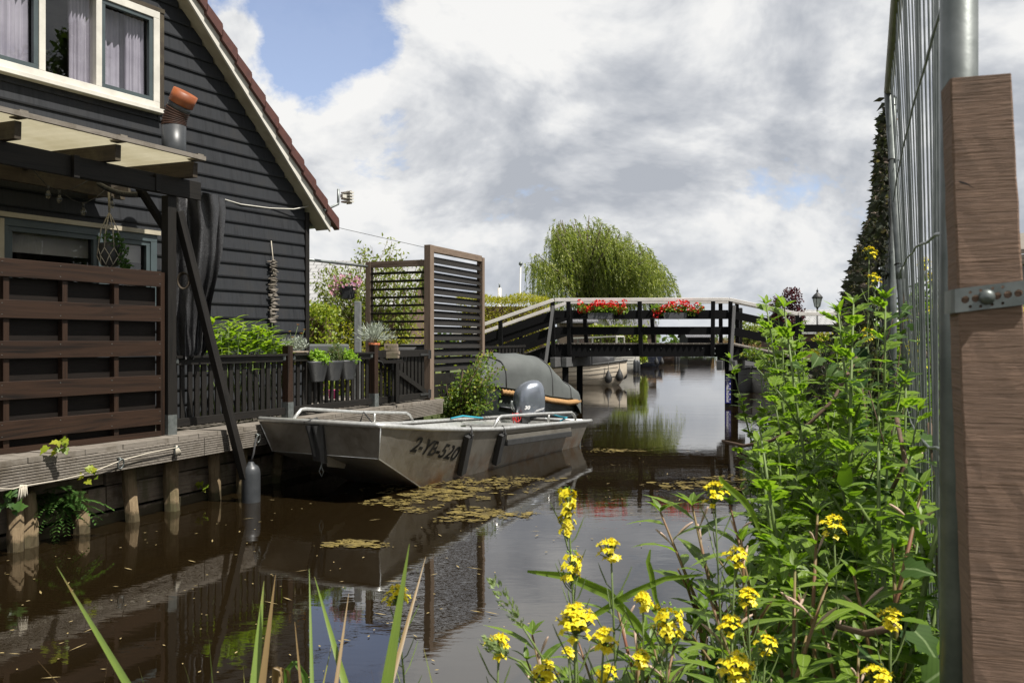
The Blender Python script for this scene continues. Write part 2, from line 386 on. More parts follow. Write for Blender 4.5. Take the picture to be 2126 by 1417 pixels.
def reed():
    m,t,b=nt('reed_blade'); uv=N(t,'ShaderNodeUVMap').outputs[0]; sep=N(t,'ShaderNodeSeparateXYZ'); t.links.new(uv,sep.inputs[0])
    g=N(t,'ShaderNodeNewGeometry').outputs['Position']
    ad=N(t,'ShaderNodeMath',operation='ADD'); sm_=N(t,'ShaderNodeMath',operation='MULTIPLY'); sm_.inputs[1].default_value=.78; t.links.new(sep.outputs[0],sm_.inputs[0]); t.links.new(sm_.outputs[0],ad.inputs[0])
    mu=N(t,'ShaderNodeMath',operation='MULTIPLY'); mu.inputs[1].default_value=.35; t.links.new(noise(t,g,9,5,.7),mu.inputs[0]); t.links.new(mu.outputs[0],ad.inputs[1])
    c=ramp(t,ad.outputs[0],[(.60,(.11,.21,.03)),(.93,(.19,.27,.05)),(1.0,(.26,.14,.06))])
    c=mixc(t,.55,c,ramp(t,noise(t,mapped(t,uv,(1.2,26,1)),1,2,.5),[(.3,.45),(.65,1.15)]),'MULTIPLY')
    t.links.new(c,b.inputs['Base Color']); b.inputs['Roughness'].default_value=.4
    tr=N(t,'ShaderNodeBsdfTranslucent'); t.links.new(c,tr.inputs[0]); mx=N(t,'ShaderNodeMixShader'); mx.inputs[0].default_value=.35
    t.links.new(b.outputs[0],mx.inputs[1]); t.links.new(tr.outputs[0],mx.inputs[2]); t.links.new(mx.outputs[0],t.nodes['Material Output'].inputs[0]); return m
M['reed']=reed()
M['deadreed']=leafm('dead_reed_blade',(.20,.13,.055),(.27,.19,.09),.3,tc=(1.2,1,.7))
def water():
    m,t,b=nt('brown_canal_water'); g=N(t,'ShaderNodeNewGeometry').outputs['Position']
    t.links.new(ramp(t,noise(t,g,.8,4),[(.3,(.0115,.0075,.0030)),(.7,(.0088,.0056,.0024))]),b.inputs['Base Color'])
    b.inputs['Roughness'].default_value=.015; b.inputs['IOR'].default_value=1.7; b.inputs['Specular IOR Level'].default_value=.8
    a=noise(t,mapped(t,g,(1.0,2.2,1)),1.6,3,.5,.3); c=noise(t,mapped(t,g,(3,9,1)),2.2,3,.55,.4)
    k=N(t,'ShaderNodeMath',operation='MULTIPLY_ADD'); t.links.new(c,k.inputs[0]); k.inputs[1].default_value=.22; t.links.new(a,k.inputs[2])
    patch=ramp(t,noise(t,mapped(t,g,(.22,.5,1)),1,3),[(.35,.25),(.65,1.0)])
    h=N(t,'ShaderNodeMath',operation='MULTIPLY'); t.links.new(k.outputs[0],h.inputs[0]); t.links.new(patch,h.inputs[1])
    bump(t,b,h.outputs[0],.10,.026); return m
M['water']=water()
def earth(name,c1,c2):
    m,t,b=nt(name); g=N(t,'ShaderNodeNewGeometry').outputs['Position']
    n=noise(t,g,2.5,8,.7); t.links.new(ramp(t,n,[(.3,c1),(.7,c2)]),b.inputs['Base Color']); b.inputs['Roughness'].default_value=.95
    bump(t,b,noise(t,g,14,6,.7),.8,.05); return m
M['soil']=earth('bank_soil',(.035,.028,.015),(.045,.06,.02))
M['grassland']=earth('meadow_ground',(.055,.085,.02),(.10,.12,.035))
def roofm(name,c1,c2):
    m,t,b=nt(name); uv=N(t,'ShaderNodeUVMap').outputs[0]
    w=N(t,'ShaderNodeTexBrick'); w.inputs['Scale'].default_value=1; w.inputs['Brick Width'].default_value=.3; w.inputs['Row Height'].default_value=.33; w.inputs['Mortar Size'].default_value=.02
    w.inputs['Color1'].default_value=c1+(1,); w.inputs['Color2'].default_value=c2+(1,); w.inputs['Mortar'].default_value=tuple(x*.5 for x in c1)+(1,)
    t.links.new(uv,w.inputs[0]); t.links.new(w.outputs[0],b.inputs['Base Color']); b.inputs['Roughness'].default_value=.8
    bump(t,b,w.outputs['Fac'],-.5,.03); return m
M['greyroof']=roofm('grey_roof_tiles',(.26,.26,.26),(.31,.31,.31))
M['darkroof']=roofm('dark_roof_tiles',(.10,.10,.11),(.13,.13,.14))

# ------------------------------------------------------------------ camera, sun, sky
cam=bpy.data.cameras.new('camera'); co=bpy.data.objects.new('camera',cam); COL.objects.link(co)
co.location=(0,0,HC); co.rotation_euler=(R(90),0,0); cam.lens=30.0; cam.sensor_width=36.0; cam.clip_end=6000; cam.clip_start=.05
cam.dof.use_dof=True; cam.dof.focus_distance=11.5; cam.dof.aperture_fstop=15
scn.camera=co
SUN_AZ=(.87,-.49); SUN_EL=R(59)
sl=bpy.data.lights.new('sun','SUN'); sl.energy=4.7; sl.angle=R(.53); sl.color=(1,.955,.88)
so=bpy.data.objects.new('sun',sl); COL.objects.link(so)
sh=V((SUN_AZ[0],SUN_AZ[1],0)).normalized(); sv=V((sh.x*math.cos(SUN_EL),sh.y*math.cos(SUN_EL),math.sin(SUN_EL)))
so.rotation_euler=sv.to_track_quat('Z','Y').to_euler(); so.location=(6,-4,14)
w=bpy.data.worlds.new('World'); scn.world=w; w.use_nodes=True; t=w.node_tree
bg=t.nodes['Background']; out=t.nodes['World Output']
sky=N(t,'ShaderNodeTexSky',sky_type='NISHITA'); sky.sun_disc=False; sky.sun_elevation=SUN_EL
sky.sun_rotation=math.atan2(sh.x,sh.y)
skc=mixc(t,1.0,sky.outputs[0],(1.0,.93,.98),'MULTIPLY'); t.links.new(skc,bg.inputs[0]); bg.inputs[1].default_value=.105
tc=N(t,'ShaderNodeTexCoord'); dirn=tc.outputs['Generated']
def vm(op,a,b=None):
    n=N(t,'ShaderNodeVectorMath',operation=op)
    for i,x in enumerate((a,b)):
        if x is None: continue
        if hasattr(x,'is_output'): t.links.new(x,n.inputs[i])
        else: n.inputs[i].default_value=x
    return n.outputs['Value'] if op in('DOT_PRODUCT','LENGTH') else n.outputs[0]
def mm(op,a,b=None,c=None,clamp=False):
    n=N(t,'ShaderNodeMath',operation=op); n.use_clamp=clamp
    for i,x in enumerate((a,b,c)):
        if x is None: continue
        if hasattr(x,'is_output'): t.links.new(x,n.inputs[i])
        else: n.inputs[i].default_value=x
    return n.outputs[0]
sep=N(t,'ShaderNodeSeparateXYZ'); t.links.new(dirn,sep.inputs[0])
zz=mm('ADD',mm('MAXIMUM',sep.outputs[2],0.0),.70)
pv=N(t,'ShaderNodeCombineXYZ'); t.links.new(mm('DIVIDE',sep.outputs[0],zz),pv.inputs[0]); t.links.new(mm('DIVIDE',sep.outputs[1],zz),pv.inputs[1]); t.links.new(mm('MULTIPLY',sep.outputs[2],.9),pv.inputs[2])
pvo=vm('ADD',pv.outputs[0],(3.4,1.7,.4))
n1=noise(t,pvo,4.2,8,.60,.25); n2=noise(t,vm('ADD',pvo,(.045,-.06,.05)),4.2,5,.58,.25)
nb=noise(t,vm('ADD',pvo,(7.3,2.1,0)),.9,2,.5)
def pd(px,py): return V(((px-1063)/F,1,(708.5-py)/F)).normalized()
hole=None
for (px,py,s,a) in ((665,75,.085,.30),(560,30,.085,.32),(610,160,.05,.18),(780,115,.03,.14),(500,70,.022,-.4),(1590,400,.06,.10),(1480,440,.04,.08),(1080,500,.05,.08),(1950,560,.07,.06),(1300,560,.07,.04)):
    d2=vm('SUBTRACT',dirn,tuple(pd(px,py))); q=vm('DOT_PRODUCT',d2,d2)
    g=mm('MULTIPLY',mm('POWER',2.718,mm('MULTIPLY',q,-1/(s*s))),a)
    hole=g if hole is None else mm('ADD',hole,g)
white=None                                  # the big sunlit bank of cumulus, and its shaded bases
for (px,py,s,a) in ((820,330,.13,.22),(1000,90,.14,.12),(620,230,.07,.16),(1640,480,.09,.20),(1500,90,.2,.05),(1150,190,.14,.06),(1000,300,.08,-.10),(1290,330,.15,-.12),(1260,210,.08,-.10),(900,540,.16,-.13),(1200,470,.16,-.11),(1420,480,.10,-.08),(1850,200,.2,.06),(860,520,.05,.18)):
    d2=vm('SUBTRACT',dirn,tuple(pd(px,py))); q=vm('DOT_PRODUCT',d2,d2)
    g=mm('MULTIPLY',mm('POWER',2.718,mm('MULTIPLY',q,-1/(s*s))),a)
    white=g if white is None else mm('ADD',white,g)
dens=mm('SUBTRACT',mm('MULTIPLY_ADD',n1,1.7,-.35),hole)
cov=ramp(t,dens,[(.17,0.14),(.30,1.0)])
lit=mm('ADD',mm('MULTIPLY_ADD',mm('SUBTRACT',n1,n2),3.0,.47),white)
lit=mm('MULTIPLY_ADD',mm('SUBTRACT',nb,.5),.5,lit)
hi=mm('SUBTRACT',1.0,mm('MULTIPLY',ramp(t,sep.outputs[2],[(.42,0.0),(.85,1.0)]),.55))   # clouds above the view darkened to cut sky fill and deepen shade
ccol=ramp(t,lit,[(.0,(.50,.53,.585)),(.38,(.71,.73,.765)),(.60,(.89,.90,.91)),(.82,(1.02,1.015,1.0))])
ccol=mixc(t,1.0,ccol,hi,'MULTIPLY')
lowhaze=ramp(t,sep.outputs[2],[(0.0,1.0),(.16,0.0)])
ccol=mixc(t,mm('MULTIPLY',lowhaze,.35),ccol,(.52,.585,.67))
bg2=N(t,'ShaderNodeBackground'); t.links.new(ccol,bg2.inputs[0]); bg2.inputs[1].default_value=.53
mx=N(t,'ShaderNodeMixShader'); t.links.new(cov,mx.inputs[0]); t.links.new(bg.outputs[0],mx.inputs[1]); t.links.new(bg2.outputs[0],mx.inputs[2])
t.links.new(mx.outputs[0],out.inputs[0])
scn.view_settings.view_transform='Standard'; scn.view_settings.look='None'; scn.view_settings.exposure=.78; scn.view_settings.gamma=1
scn.cycles.max_bounces=6; scn.cycles.transparent_max_bounces=10; scn.cycles.caustics_reflective=False; scn.cycles.caustics_refractive=False

w.cycles.sampling_method='NONE'
# ================================================================== SETTING
m=MB(); m.poly([(-3000,-200,0),(3000,-200,0),(3000,3500,0),(-3000,3500,0)]); tag(m.build('water',M['water']),kind='structure')
LE=[(-9.5,-8),(-6.2,4),(-2.3,13.9),(-1.6,17),(.3,22.5),(1.3,26),(1.4,28),(.0,31),(-.2,38),(2.5,47),(5.6,58),(8.8,70),(15,92),(26,150),(53,300),(114,700),(405,3000)]
RE=[(-14,.9),(-4,1.3),(-.2,1.75),(.75,2.6),(1.35,4.2),(2.5,8),(3.9,12),(5.8,18),(8.2,25),(12,40),(18.5,62),(27,90),(41,150),(78,300),(170,700),(640,3000)]
def land(name, edge, side, z, mat):
    m=MB(); far=-2900 if side<0 else 2900
    for k in range(len(edge)-1):
        a=edge[k]; b=edge[k+1]
        oa=(far if a[1]>500 else a[0]+side*60*(1+a[1]*.05), a[1]); ob=(far if b[1]>500 else b[0]+side*60*(1+b[1]*.05), b[1])
        pts=[V((a[0],a[1],z)),V((b[0],b[1],z)),V((ob[0],ob[1],z)),V((oa[0],oa[1],z))]
        if side>0: pts=pts[::1]
        else: pts=pts[::-1]
        m.poly(pts)
        m.poly([V((a[0],a[1],-.3)),V((b[0],b[1],-.3)),V((b[0],b[1],z)),V((a[0],a[1],z))])
    return tag(m.build(name,mat),kind='structure')
land('garden_ground',LE,-1,.45,M['grassland'])
# right bank: slopes up from the water, bumpy
m=MB(); rows=[]
for i,(x,y) in enumerate(RE):
    nx,ny=(0.0,-1.0) if y<2 else (1,-.35)
    row=[]
    for dd,zz in ((0,-.25),(.12,.06),(.5,.24),(1.2,.38),(3,.48),(12,.55),(120,.6)):
        row.append(V((x+nx*dd*(1+max(0,y-30)*.04), y+ny*dd, zz+ (uni(-.03,.03) if 0<dd<10 else 0))))
    rows.append(row)
m.grid(rows); tag(m.build('bank',M['soil']),kind='structure')

# ================================================================== HOUSE
hd=V((.516,.857,0)); hn=V((.857,-.516,0)); H0=V((-3.02,12.4,0)); GZ=.46
def H(u,v,z): p=H0+hd*u+hn*v; return V((p.x,p.y,z))
def roofz(u): return 3.70-1.03*u if u>-4.2 else 3.70+1.03*(u+8.4)
house=thing('wooden_house','black weatherboarded house with red tiled roof edge beside the canal','house',H(0,0,GZ))
UW=(-5.05,-2.46,4.53,5.70); LW=(-6.2,-2.5,2.2,3.02)
m=MB(); z=.62; k=0
while z<8.0:
    h=.181; u1=min(0.0,(3.70-(z+h*.35))/1.03-.0) if z>3.6 else 0.0
    u0=-8.4 if z<3.6 else -8.4-u1
    if z>3.6: u0=-8.4+(z-3.7)/1.03
    if u1-u0<.1: break
    iv=[(u0,u1)]
    for (a,b,c,d) in (UW,LW):
        if z+h>c and z<d:
            if z<c or z+h>d:   # cut boards that straddle the opening by full width removal of the middle
                pass
            nv=[]
            for (p,q) in iv:
                if q<=a or p>=b: nv.append((p,q)); continue
                if p<a: nv.append((p,a))
                if q>b: nv.append((b,q))
            iv=nv
    for (p,q) in iv:
        # a butt joint now and then
        cuts=[p]
        if q-p>3.2 and k%3==1: cuts.append(p+(q-p)*uni(.4,.8))
        cuts.append(q)
        for c0,c1 in zip(cuts[:-1],cuts[1:]):
            pr=[H(c0,.030,z-.012),H(c0,.034,z+.006),H(c0,.008,z+h),H(c0,-.02,z+h),H(c0,-.02,z-.012)]
            m.prism(pr, hd*(c1-c0-.003))
    z+=h; k+=1
# strips closing the gaps above and below openings
for (a,b,c,d) in (UW,LW):
    for zz in (c,d):
        kk=math.floor((zz-.62)/.181); z0=.62+kk*.181
        if zz==c and zz-z0>.01: m.prism([H(a,.03,z0-.01),H(a,.012,zz),H(a,-.02,zz),H(a,-.02,z0-.01)],hd*(b-a))
        if zz==d: m.prism([H(a,.022,zz),H(a,.008,z0+.181),H(a,-.02,z0+.181),H(a,-.02,zz)],hd*(b-a))
wall=m.build('wall',M['clad'],house)
m=MB()                                            # structural backing and the other three sides
m.poly([H(0,-.03,.4),H(0,-8,.4),H(0,-8,3.7),H(0,-.03,3.7)])
m.poly([H(-8.4,-.03,.4),H(-8.4,-8,.4),H(-8.4,-8,3.7),H(-8.4,-.03,3.7)])
m.poly([H(-8.4,-8,.4),H(0,-8,.4),H(0,-8,3.7),H(-4.2,-8,8.0),H(-8.4,-8,3.7)])
m.build('rear_wall',M['clad'],house)
m=MB(); m.beam(H(.02,.012,.5),H(.02,.012,3.62),.075,.075,up=hn); m.build('corner_board',M['blackwood'],house)
# soffit, bargeboard, verge tiles, roof
VO=.235
m=MB(); e0=.30
def rp(u,v,dz=0): return H(u,v,roofz(u)+dz)
pts=[(e0,-8.2),(e0,VO-.03),(-4.2,VO-.03)]
m.prism([rp(e0,-.05,.0),rp(e0,VO-.032,.0),rp(-4.2,VO-.032,.0),rp(-4.2,-.05,.0)],V((0,0,.03)))
m.prism([rp(-8.7,-.05,.0),rp(-8.7,VO-.032,.0),rp(-4.2,VO-.032,.0),rp(-4.2,-.05,.0)],V((0,0,.03)))
m.build('soffit',M['soffit'],house)
m=MB()
for s in (1,-1):
    ua=e0 if s>0 else -8.4-e0
    m.prism([rp(ua,VO-.03,-.03),rp(-4.2,VO-.03,-.03),rp(-4.2,VO-.03,.20),rp(ua,VO-.03,.17)],hn*.03)
m.build('bargeboard',M['white'],house)
m=MB()
u=e0+.13; L=.34; dk=math.sqrt(1+1.03**2)
while u>-4.15:
    u2=u-L/dk*1.06
    a=rp(u,VO-.05,.14); b=rp(u2,VO-.05,.10)
    m.prism([a,b,b+V((0,0,.125)),a+V((0,0,.145))],hn*.10)           # verge tile: side cheek
    m.prism([a+V((0,0,.145)),b+V((0,0,.125)),b+V((0,0,.15)),a+V((0,0,.172))],hn*.095-hn*.3*0)
    u-=L/dk
m.build('verge_tiles',M['rooftile'],house)
m=MB()
for s in (1,-1):
    ua=e0+.1 if s>0 else -8.4-e0-.1
    m.prism([rp(ua,-8.2,.16),rp(ua,VO-.06,.16),rp(-4.2,VO-.06,.16),rp(-4.2,-8.2,.16)],V((0,0,.06)))
m.build('roof',M['rooftile'],house)
# gutter at the eave, seen from its end
m=MB(); gc=H(.36,0,3.52)
prof=[]
for k in range(9):
    an=math.pi+math.pi*k/8; prof.append((math.cos(an)*.085,math.sin(an)*.075))
rows=[]
for vv in (.20,-8.0):
    rows.append([H(.40+a,vv,3.52+b) for a,b in prof])
m.grid(rows)
rows2=[[H(.40+a*.93,vv,3.52+b*.93) for a,b in prof] for vv in (.20,-8.0)]
m.grid(rows2); m.poly([H(.40+a,.20,3.52+b) for a,b in prof])
m.tube([H(.49,.20,3.525),H(.49,-8,3.525)],.012,6)
m.build('gutter',M['zinc'],house)
# windows
def window(name, W, mull, mat, kinds, sashes, glassy='glass'):
    a,b,c,d=W; fw=.085
    m=MB()
    m.beam(H(a,.0,c+fw/2),H(b,.0,c+fw/2),.14,fw); m.beam(H(a,.0,d-fw/2),H(b,.0,d-fw/2),.14,fw)
    for x in [b-fw/2]+mull+[a+fw/2]:
        m.beam(H(x,.0,c+fw),H(x,.0,d-fw),.139,fw if x in (b-fw/2,a+fw/2) else .07,up=hd)
    m.beam(H(a-.03,.045,c-.025),H(b+.03,.045,c-.025),.16,.05)
    f=m.build('window_frame' if name is None else name,mat,house,bevel=.004)
    xs=[b-fw]+mull+[a+fw]
    for i in range(len(xs)-1):
        r=xs[i]-(.035 if i else 0); l=xs[i+1]+(.035 if i<len(xs)-2 else 0)
        if sashes[i]:
            sm=MB(); sw=.05
            for (p,q) in ((H(l,.03,c+fw+sw/2),H(r,.03,c+fw+sw/2)),(H(l,.03,d-fw-sw/2),H(r,.03,d-fw-sw/2))): sm.beam(p,q,.05,sw)
            for x in (l+sw/2,r-sw/2): sm.beam(H(x,.03,c+fw+sw),H(x,.03,d-fw-sw),.049,sw,up=hd)
            sm.build('sash',sashes[i],f,bevel=.003); l+=sw; r-=sw; z0=c+fw+sw; z1=d-fw-sw
        else: z0=c+fw; z1=d-fw
        g=MB(); g.poly([H(l,.0,z0),H(r,.0,z0),H(r,.0,z1),H(l,.0,z1)]); g.build('pane',M[glassy],f)
        kd=kinds[i]
        if 'L' in kd or 'R' in kd:
            for ch,(p,q) in (('L',(l,l+(r-l)*.38)),('R',(r-(r-l)*.42,r))):
                if ch not in kd: continue
                rows=[]
                for zz in (z0-.05,(z0+z1)/2,z1+.05):
                    rows.append([H(p+(q-p)*j/28,-.085-.03*math.sin(j*1.35+zz)-.012*math.sin(j*3.1),zz) for j in range(29)])
                cm=MB(); cm.grid(rows); cm.build('curtain',M['curtain'],f)
        if 'F' in kd:
            rows=[[H(l+(r-l)*j/50,-.16-.015*math.sin(j*.9),zz) for j in range(51)] for zz in (z0-.05,z1+.05)]
            cm=MB(); cm.grid(rows); cm.build('net_curtain',M['curtain'],f)
        if 'B' in kd:
            cm=MB(); cm.prism([H(l-.02,-.09,z1-.20),H(r+.02,-.09,z1-.20),H(r+.02,-.09,z1+.04),H(l-.02,-.09,z1+.04)],hn*.012); cm.build('roller_blind',M['blind'],f)
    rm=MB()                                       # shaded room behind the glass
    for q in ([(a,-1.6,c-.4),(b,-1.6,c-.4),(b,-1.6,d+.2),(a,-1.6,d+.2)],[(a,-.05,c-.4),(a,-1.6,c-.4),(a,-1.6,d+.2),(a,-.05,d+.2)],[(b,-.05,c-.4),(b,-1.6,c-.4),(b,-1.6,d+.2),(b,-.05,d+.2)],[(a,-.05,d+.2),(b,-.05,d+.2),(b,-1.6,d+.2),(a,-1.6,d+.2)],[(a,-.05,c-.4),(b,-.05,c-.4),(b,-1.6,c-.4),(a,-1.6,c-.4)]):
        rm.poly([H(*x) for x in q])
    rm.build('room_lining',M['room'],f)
    return f
window('bedroom_window',UW,[-3.245,-3.89],M['white'],['FR','R','FR'],[M['greyframe'],None,M['greyframe']])
window('kitchen_window',LW,[-3.22,-4.28,-4.52],M['greyframe'],['B','B','','F'],[M['greyframe'],M['greyframe'],None,None])
m=MB(); m.beam(H(LW[0],.05,3.045),H(LW[1]+.03,.05,3.045),.10,.05); m.beam(H(-4.40,.08,2.2),H(-4.40,.08,3.0),.04,.2,up=hd); m.build('lintel_board',M['soffit'],house)
m=MB(); m.beam(H(-2.42,.03,UW[2]-.03),H(-2.42,.03,UW[3]+.03),.05,.055,up=hd); m.beam(H(-5.1,.035,UW[3]+.03),H(-2.39,.035,UW[3]+.03),.06,.05); m.build('window_trim',M['beamwood'],house)

# antenna on the roof edge
an=thing('antenna','white antenna on a bent grey pipe at the lower end of the roof edge','antenna',rp(e0-.1,VO,.1))
b0=rp(e0-.16,VO+.02,.10); b1=b0+hd*.30+V((0,0,.13)); b2=b1+V((0,0,.22))
m=MB(); m.tube([b0,b0+hd*.15+V((0,0,.06)),b1,b1+V((0,0,.03)),b2],.019,8); m.build('bracket_pipe',M['galv'],an)
m=MB()
pc=b1+V((0,0,.13))+hd*.12
m.beam(pc-hd*.05,pc+hd*.05,.05,.05); 
for dz in (-.07,-.025,.02,.065): m.beam(pc+hd*.08+hn*-.09+V((0,0,dz)),pc+hd*.08+hn*.09+V((0,0,dz)),.09,.022)
m.beam(pc+hd*.12-V((0,0,.10)),pc+hd*.12+V((0,0,.10)),.10,.012,up=hd)
m.build('receiver',M['white'],an)

# driftwood garland
gz0=H(-.62,.07,2.55)
gar=thing('driftwood_garland','driftwood pieces threaded on a string hanging on the black cladding','garland',gz0)
gp=P(563,535,11.95); gk=onL(568,H0.x-.602*H0.y+.085,.602)
m=MB(); top=P(563,500,gk); mid=P(567,540,gk); m.tube([top,mid,P(569,672,gk)],.006,5); m.build('string',M['cord'],gar)
m=MB()
for k in range(44):
    yy=541+k*2.95; c=P(568+uni(-2,2),yy,gk); a=uni(-.5,.5); dd=(hd*math.cos(a)+hn*math.sin(a)); L=uni(.045,.085)
    c=c+hd*uni(-.02,.02)
    m.tube([c-dd*L,c+V((0,0,uni(-.012,.012))),c+dd*L],[.008,uni(.012,.02),.006],6)
m.build('driftwood',M['oldwood'],gar)
# white cable along the wall and thin black stay wire
cb=MB(); pts=[P(400,402,10.7),P(440,406,11.0),P(500,424,11.35),P(560,432,11.8),P(610,434,12.1),P(640,428,12.3)]
cb.tube(pts,.008,6); tag(cb.build('cable',M['white']),'white cable sagging along the black house wall below the roof','cable')
cb=MB(); cb.tube([P(402,405,10.6),P(560,432,12.0),P(700,472,13.0),P(884,514,14.0)],.004,5); tag(cb.build('stay_wire',M['blackcord']),'thin dark wire stretched from the house to the tall louvred screen','wire')
# horizontal pole from the house corner to the screen
cb=MB(); cb.tube([P(633,538,12.4),P(762,553,14.3)],.022,8); cb.tube([P(632,538,12.38),P(638,539,12.5)],.035,8); tag(cb.build('steel_pole',M['galv']),'grey steel pole running from the house corner to the louvred screen','pole')

# ================================================================== DECK AND QUAY
def E(Y,off=0,z=0): return V((-6.75+.393*Y-off*.931, Y+off*.366, z))
qd=V((.393,1,0)).normalized(); qn=V((.931,-.366,0))
deck=thing('wooden_deck','grey weathered wooden deck along the quay with grooved edge boards','deck',E(7,0,.7))
m=MB(); Y=3.6
while Y<14.25:
    w_=.138/1.0746
    zz_=.772+uni(-.004,.004); a=E(Y+w_/2,-.014+uni(-.008,.010),zz_); b=E(Y+w_/2,2.4,.772)
    m.beam(a,b,.1385,.045); Y+=.1415/1.0746
m.build('planks',M['oldwood'],deck)
m=MB()
def fascia(Y0,Y1,zt,hh):
    pr=[]; n=8
    for k in range(n):
        z0=zt-hh*k/n; z1=zt-hh*(k+1)/n
        pr += [(.006,z0-.001),(.022,z0-.004),(.022,z1+.006),(.006,z1+.003)]
    pts=[E(Y0,0,0)+qn*a+V((0,0,b)) for a,b in pr]+[E(Y0,0,0)+qn*-.006+V((0,0,zt-hh)),E(Y0,0,0)+qn*-.006+V((0,0,zt))]
    m.prism(pts[::-1], E(Y1)-E(Y0))
fascia(3.8,8.93,.745,.19); fascia(8.94,14.2,.745,.19)
m.build('edge_boards',M['oldwood'],deck)
m=MB(); m.beam(E(3.8,.26,.66),E(14.2,.26,.66),.10,.15); m.build('joist',M['beamwood'],deck)
m=MB(); m.beam(E(14.22,0,.66),E(14.22,2.3,.66),.03,.17); m.build('end_board',M['oldwood'],deck)
qw=thing('quay_wall','rough horizontal planks of the retaining wall under the deck','retaining wall',E(8,.2,.2))
for i,(z0,hh) in enumerate(((-.16,.27),(.115,.24),(.36,.27))):
    m=MB(); Y=4.0
    while Y<13.8:
        Y2=min(13.9,Y+uni(1.7,2.6)); o=.35+.03*i
        m.beam(E(Y+.01,o+uni(0,.02),z0+hh/2+uni(-.012,.012)),E(Y2-.01,o+uni(0,.02),z0+hh/2+uni(-.012,.012)),.045,hh-.012); Y=Y2
    m.build('plank',M['quay'],qw)
def pile(px,py,r,lean,lbl,top=.55,mat='pile'):
    k=(px-1063)/F; D=HC*F/(py-708.5); b=P(px,py,D)+qn*.07
    m=MB(); t_=b+V((lean[0],lean[1],top)); rows=[]
    for j in range(9):
        f=-.3+1.3*j/8; c=b+(t_-b)*f
        rows.append([c+V((math.cos(2*math.pi*q/14),math.sin(2*math.pi*q/14),0))*r*(1.06-.06*f)*(1+.07*math.sin(q*2.1+j*.8+px)+.10*mnoise.noise(V((q*.9,j*.7,px)))) for q in range(14)])
    m.grid(rows,closed=True,smooth=False,uvs=.08); m.poly([p+V((0,0,uni(-.03,.04))) for p in rows[-1]])
    return tag(m.build('wooden_pile',M[mat]),lbl,'pile',group='round wooden piles under the deck edge')
for a in ((46,1132,.078,(-.02,0),'round wooden pile below the deck at the left edge of the photo',.46),(158,1104,.07,(-.02,0),'short round pile beside the fern on the quay wall',.36),(264,1080,.062,(-.05,0),'rotten splintered pile leaning under the deck edge',.58),
          (346,1058,.072,(-.02,0),'thick mossy pile under the fence post at the end of the tall fence',.58),(436,1036,.06,(-.02,0),'slim pale pile halfway between the mossy pile and the fender',.58),(492,1022,.06,(0,0),'pile hidden behind the leaning diagonal beam and fender',.58),(562,1000,.065,(.06,0),'pile leaning under the bow of the metal boat',.55),(20,1142,.06,(-.01,0),'thin pile half outside the left edge of the photo',.4)):
    pile(*a)
# rings and mooring line along the fascia
ringp=[(245,962),(362,936),(531,910)]
for i,(px,py) in enumerate(ringp):
    Y=onL(px,-6.75+.03,.393); c=P(px,py,Y)+qn*.035
    m=MB(); pts=[c+qn*.02*math.sin(2*math.pi*k/14)*.5+V((0,0,.045*math.sin(2*math.pi*k/14)))+qd*(.033*math.cos(2*math.pi*k/14)) for k in range(15)]
    m.tube(pts,.007,6,cap=False); m.tube([c+V((0,0,.05))-qn*.035,c+V((0,0,.045))],.012,6)
    tag(m.build('mooring_ring',M['galv']),('steel mooring ring in the middle of the grooved deck edge, left of the fence post','steel mooring ring below the end post of the tall fence','steel mooring ring right of the leaning diagonal beam')[i],'ring',group='mooring rings on the deck edge')
def pe(px,py,off=.035): Y=onL(px,-6.75+.03,.393); return P(px,py,Y)+qn*off
m=MB(); pts=[pe(-40,1012),pe(20,1014),pe(40,1008),pe(110,997),pe(180,981),pe(245,955),pe(300,940),pe(360,928)]
m.tube(pts,.005,6)
for k in range(5): m.tube([pe(36+k*3,1005),pe(33+k*4,1022+k%2*5),pe(30+k*5,1040-k*3)],.006,5)
for k in range(5): m.tube([pe(361,924),pe(357+k*2,934,.05),pe(359+k*2,946-k,.05)],.006,5)
tag(m.build('mooring_line',M['cord']),'pale rope strung along the grooved deck edge through the rings','rope')
# fender float hanging at the quay
fc=P(521,1040,HC*F/(1040-708.5)-.02)
fd=thing('cylinder_fender','dark grey cylindrical fender standing in the water at the foot of the diagonal beam','fender',fc)
m=MB(); m.lathe([(.005,-.16),(.07,-.15),(.098,-.11),(.1,.0),(.1,.30),(.095,.345),(.075,.385),(.04,.405),(.03,.43),(.012,.435)],fc,24); m.build('body',M['fender'],fd)
m=MB(); m.tube([fc+V((0,0,.43)),fc+V((.02,.03,.52)),fc+V((.03,.08,.68))],.012,6); m.build('lanyard',M['blackcord'],fd)

# ================================================================== TALL SLATTED FENCE
fl=lambda Y,off=0,z=0: V((-8.10+.52*Y+off*.887, Y-off*.461, z))      # off>0 : towards the water
fdir=V((.461,.887,0)); fnn=V((.887,-.461,0))
sf=thing('slatted_fence','tall dark brown board fence with gaps standing on the deck','fence',fl(7.5,0,.75))
fz0=.78; fz1=2.46
front=[(2.455,.155),(2.105,.155),(1.755,.15),(1.41,.155),(1.075,.16)]
for (zt,hh) in front:
    m=MB(); m.beam(fl(4.5,.045,zt-hh/2),fl(8.66,.045,zt-hh/2),.022,hh); m.build('front_board',M['fencewood'],sf,bevel=.003)
for zt in (2.27,1.92,1.57,1.23,.91):
    m=MB(); m.beam(fl(4.5,-.045,zt-.07),fl(8.66,-.045,zt-.07),.022,.195); m.build('back_board',M['fencedark'],sf)
px_up=(-160,8,130,237,333)
for px in px_up:
    Y=onL(px,-8.10,.52); m=MB(); m.beam(fl(Y,0,fz0),fl(Y,0,2.45),.065,.05,up=fdir); m.build('upright',M['fencewood'],sf)
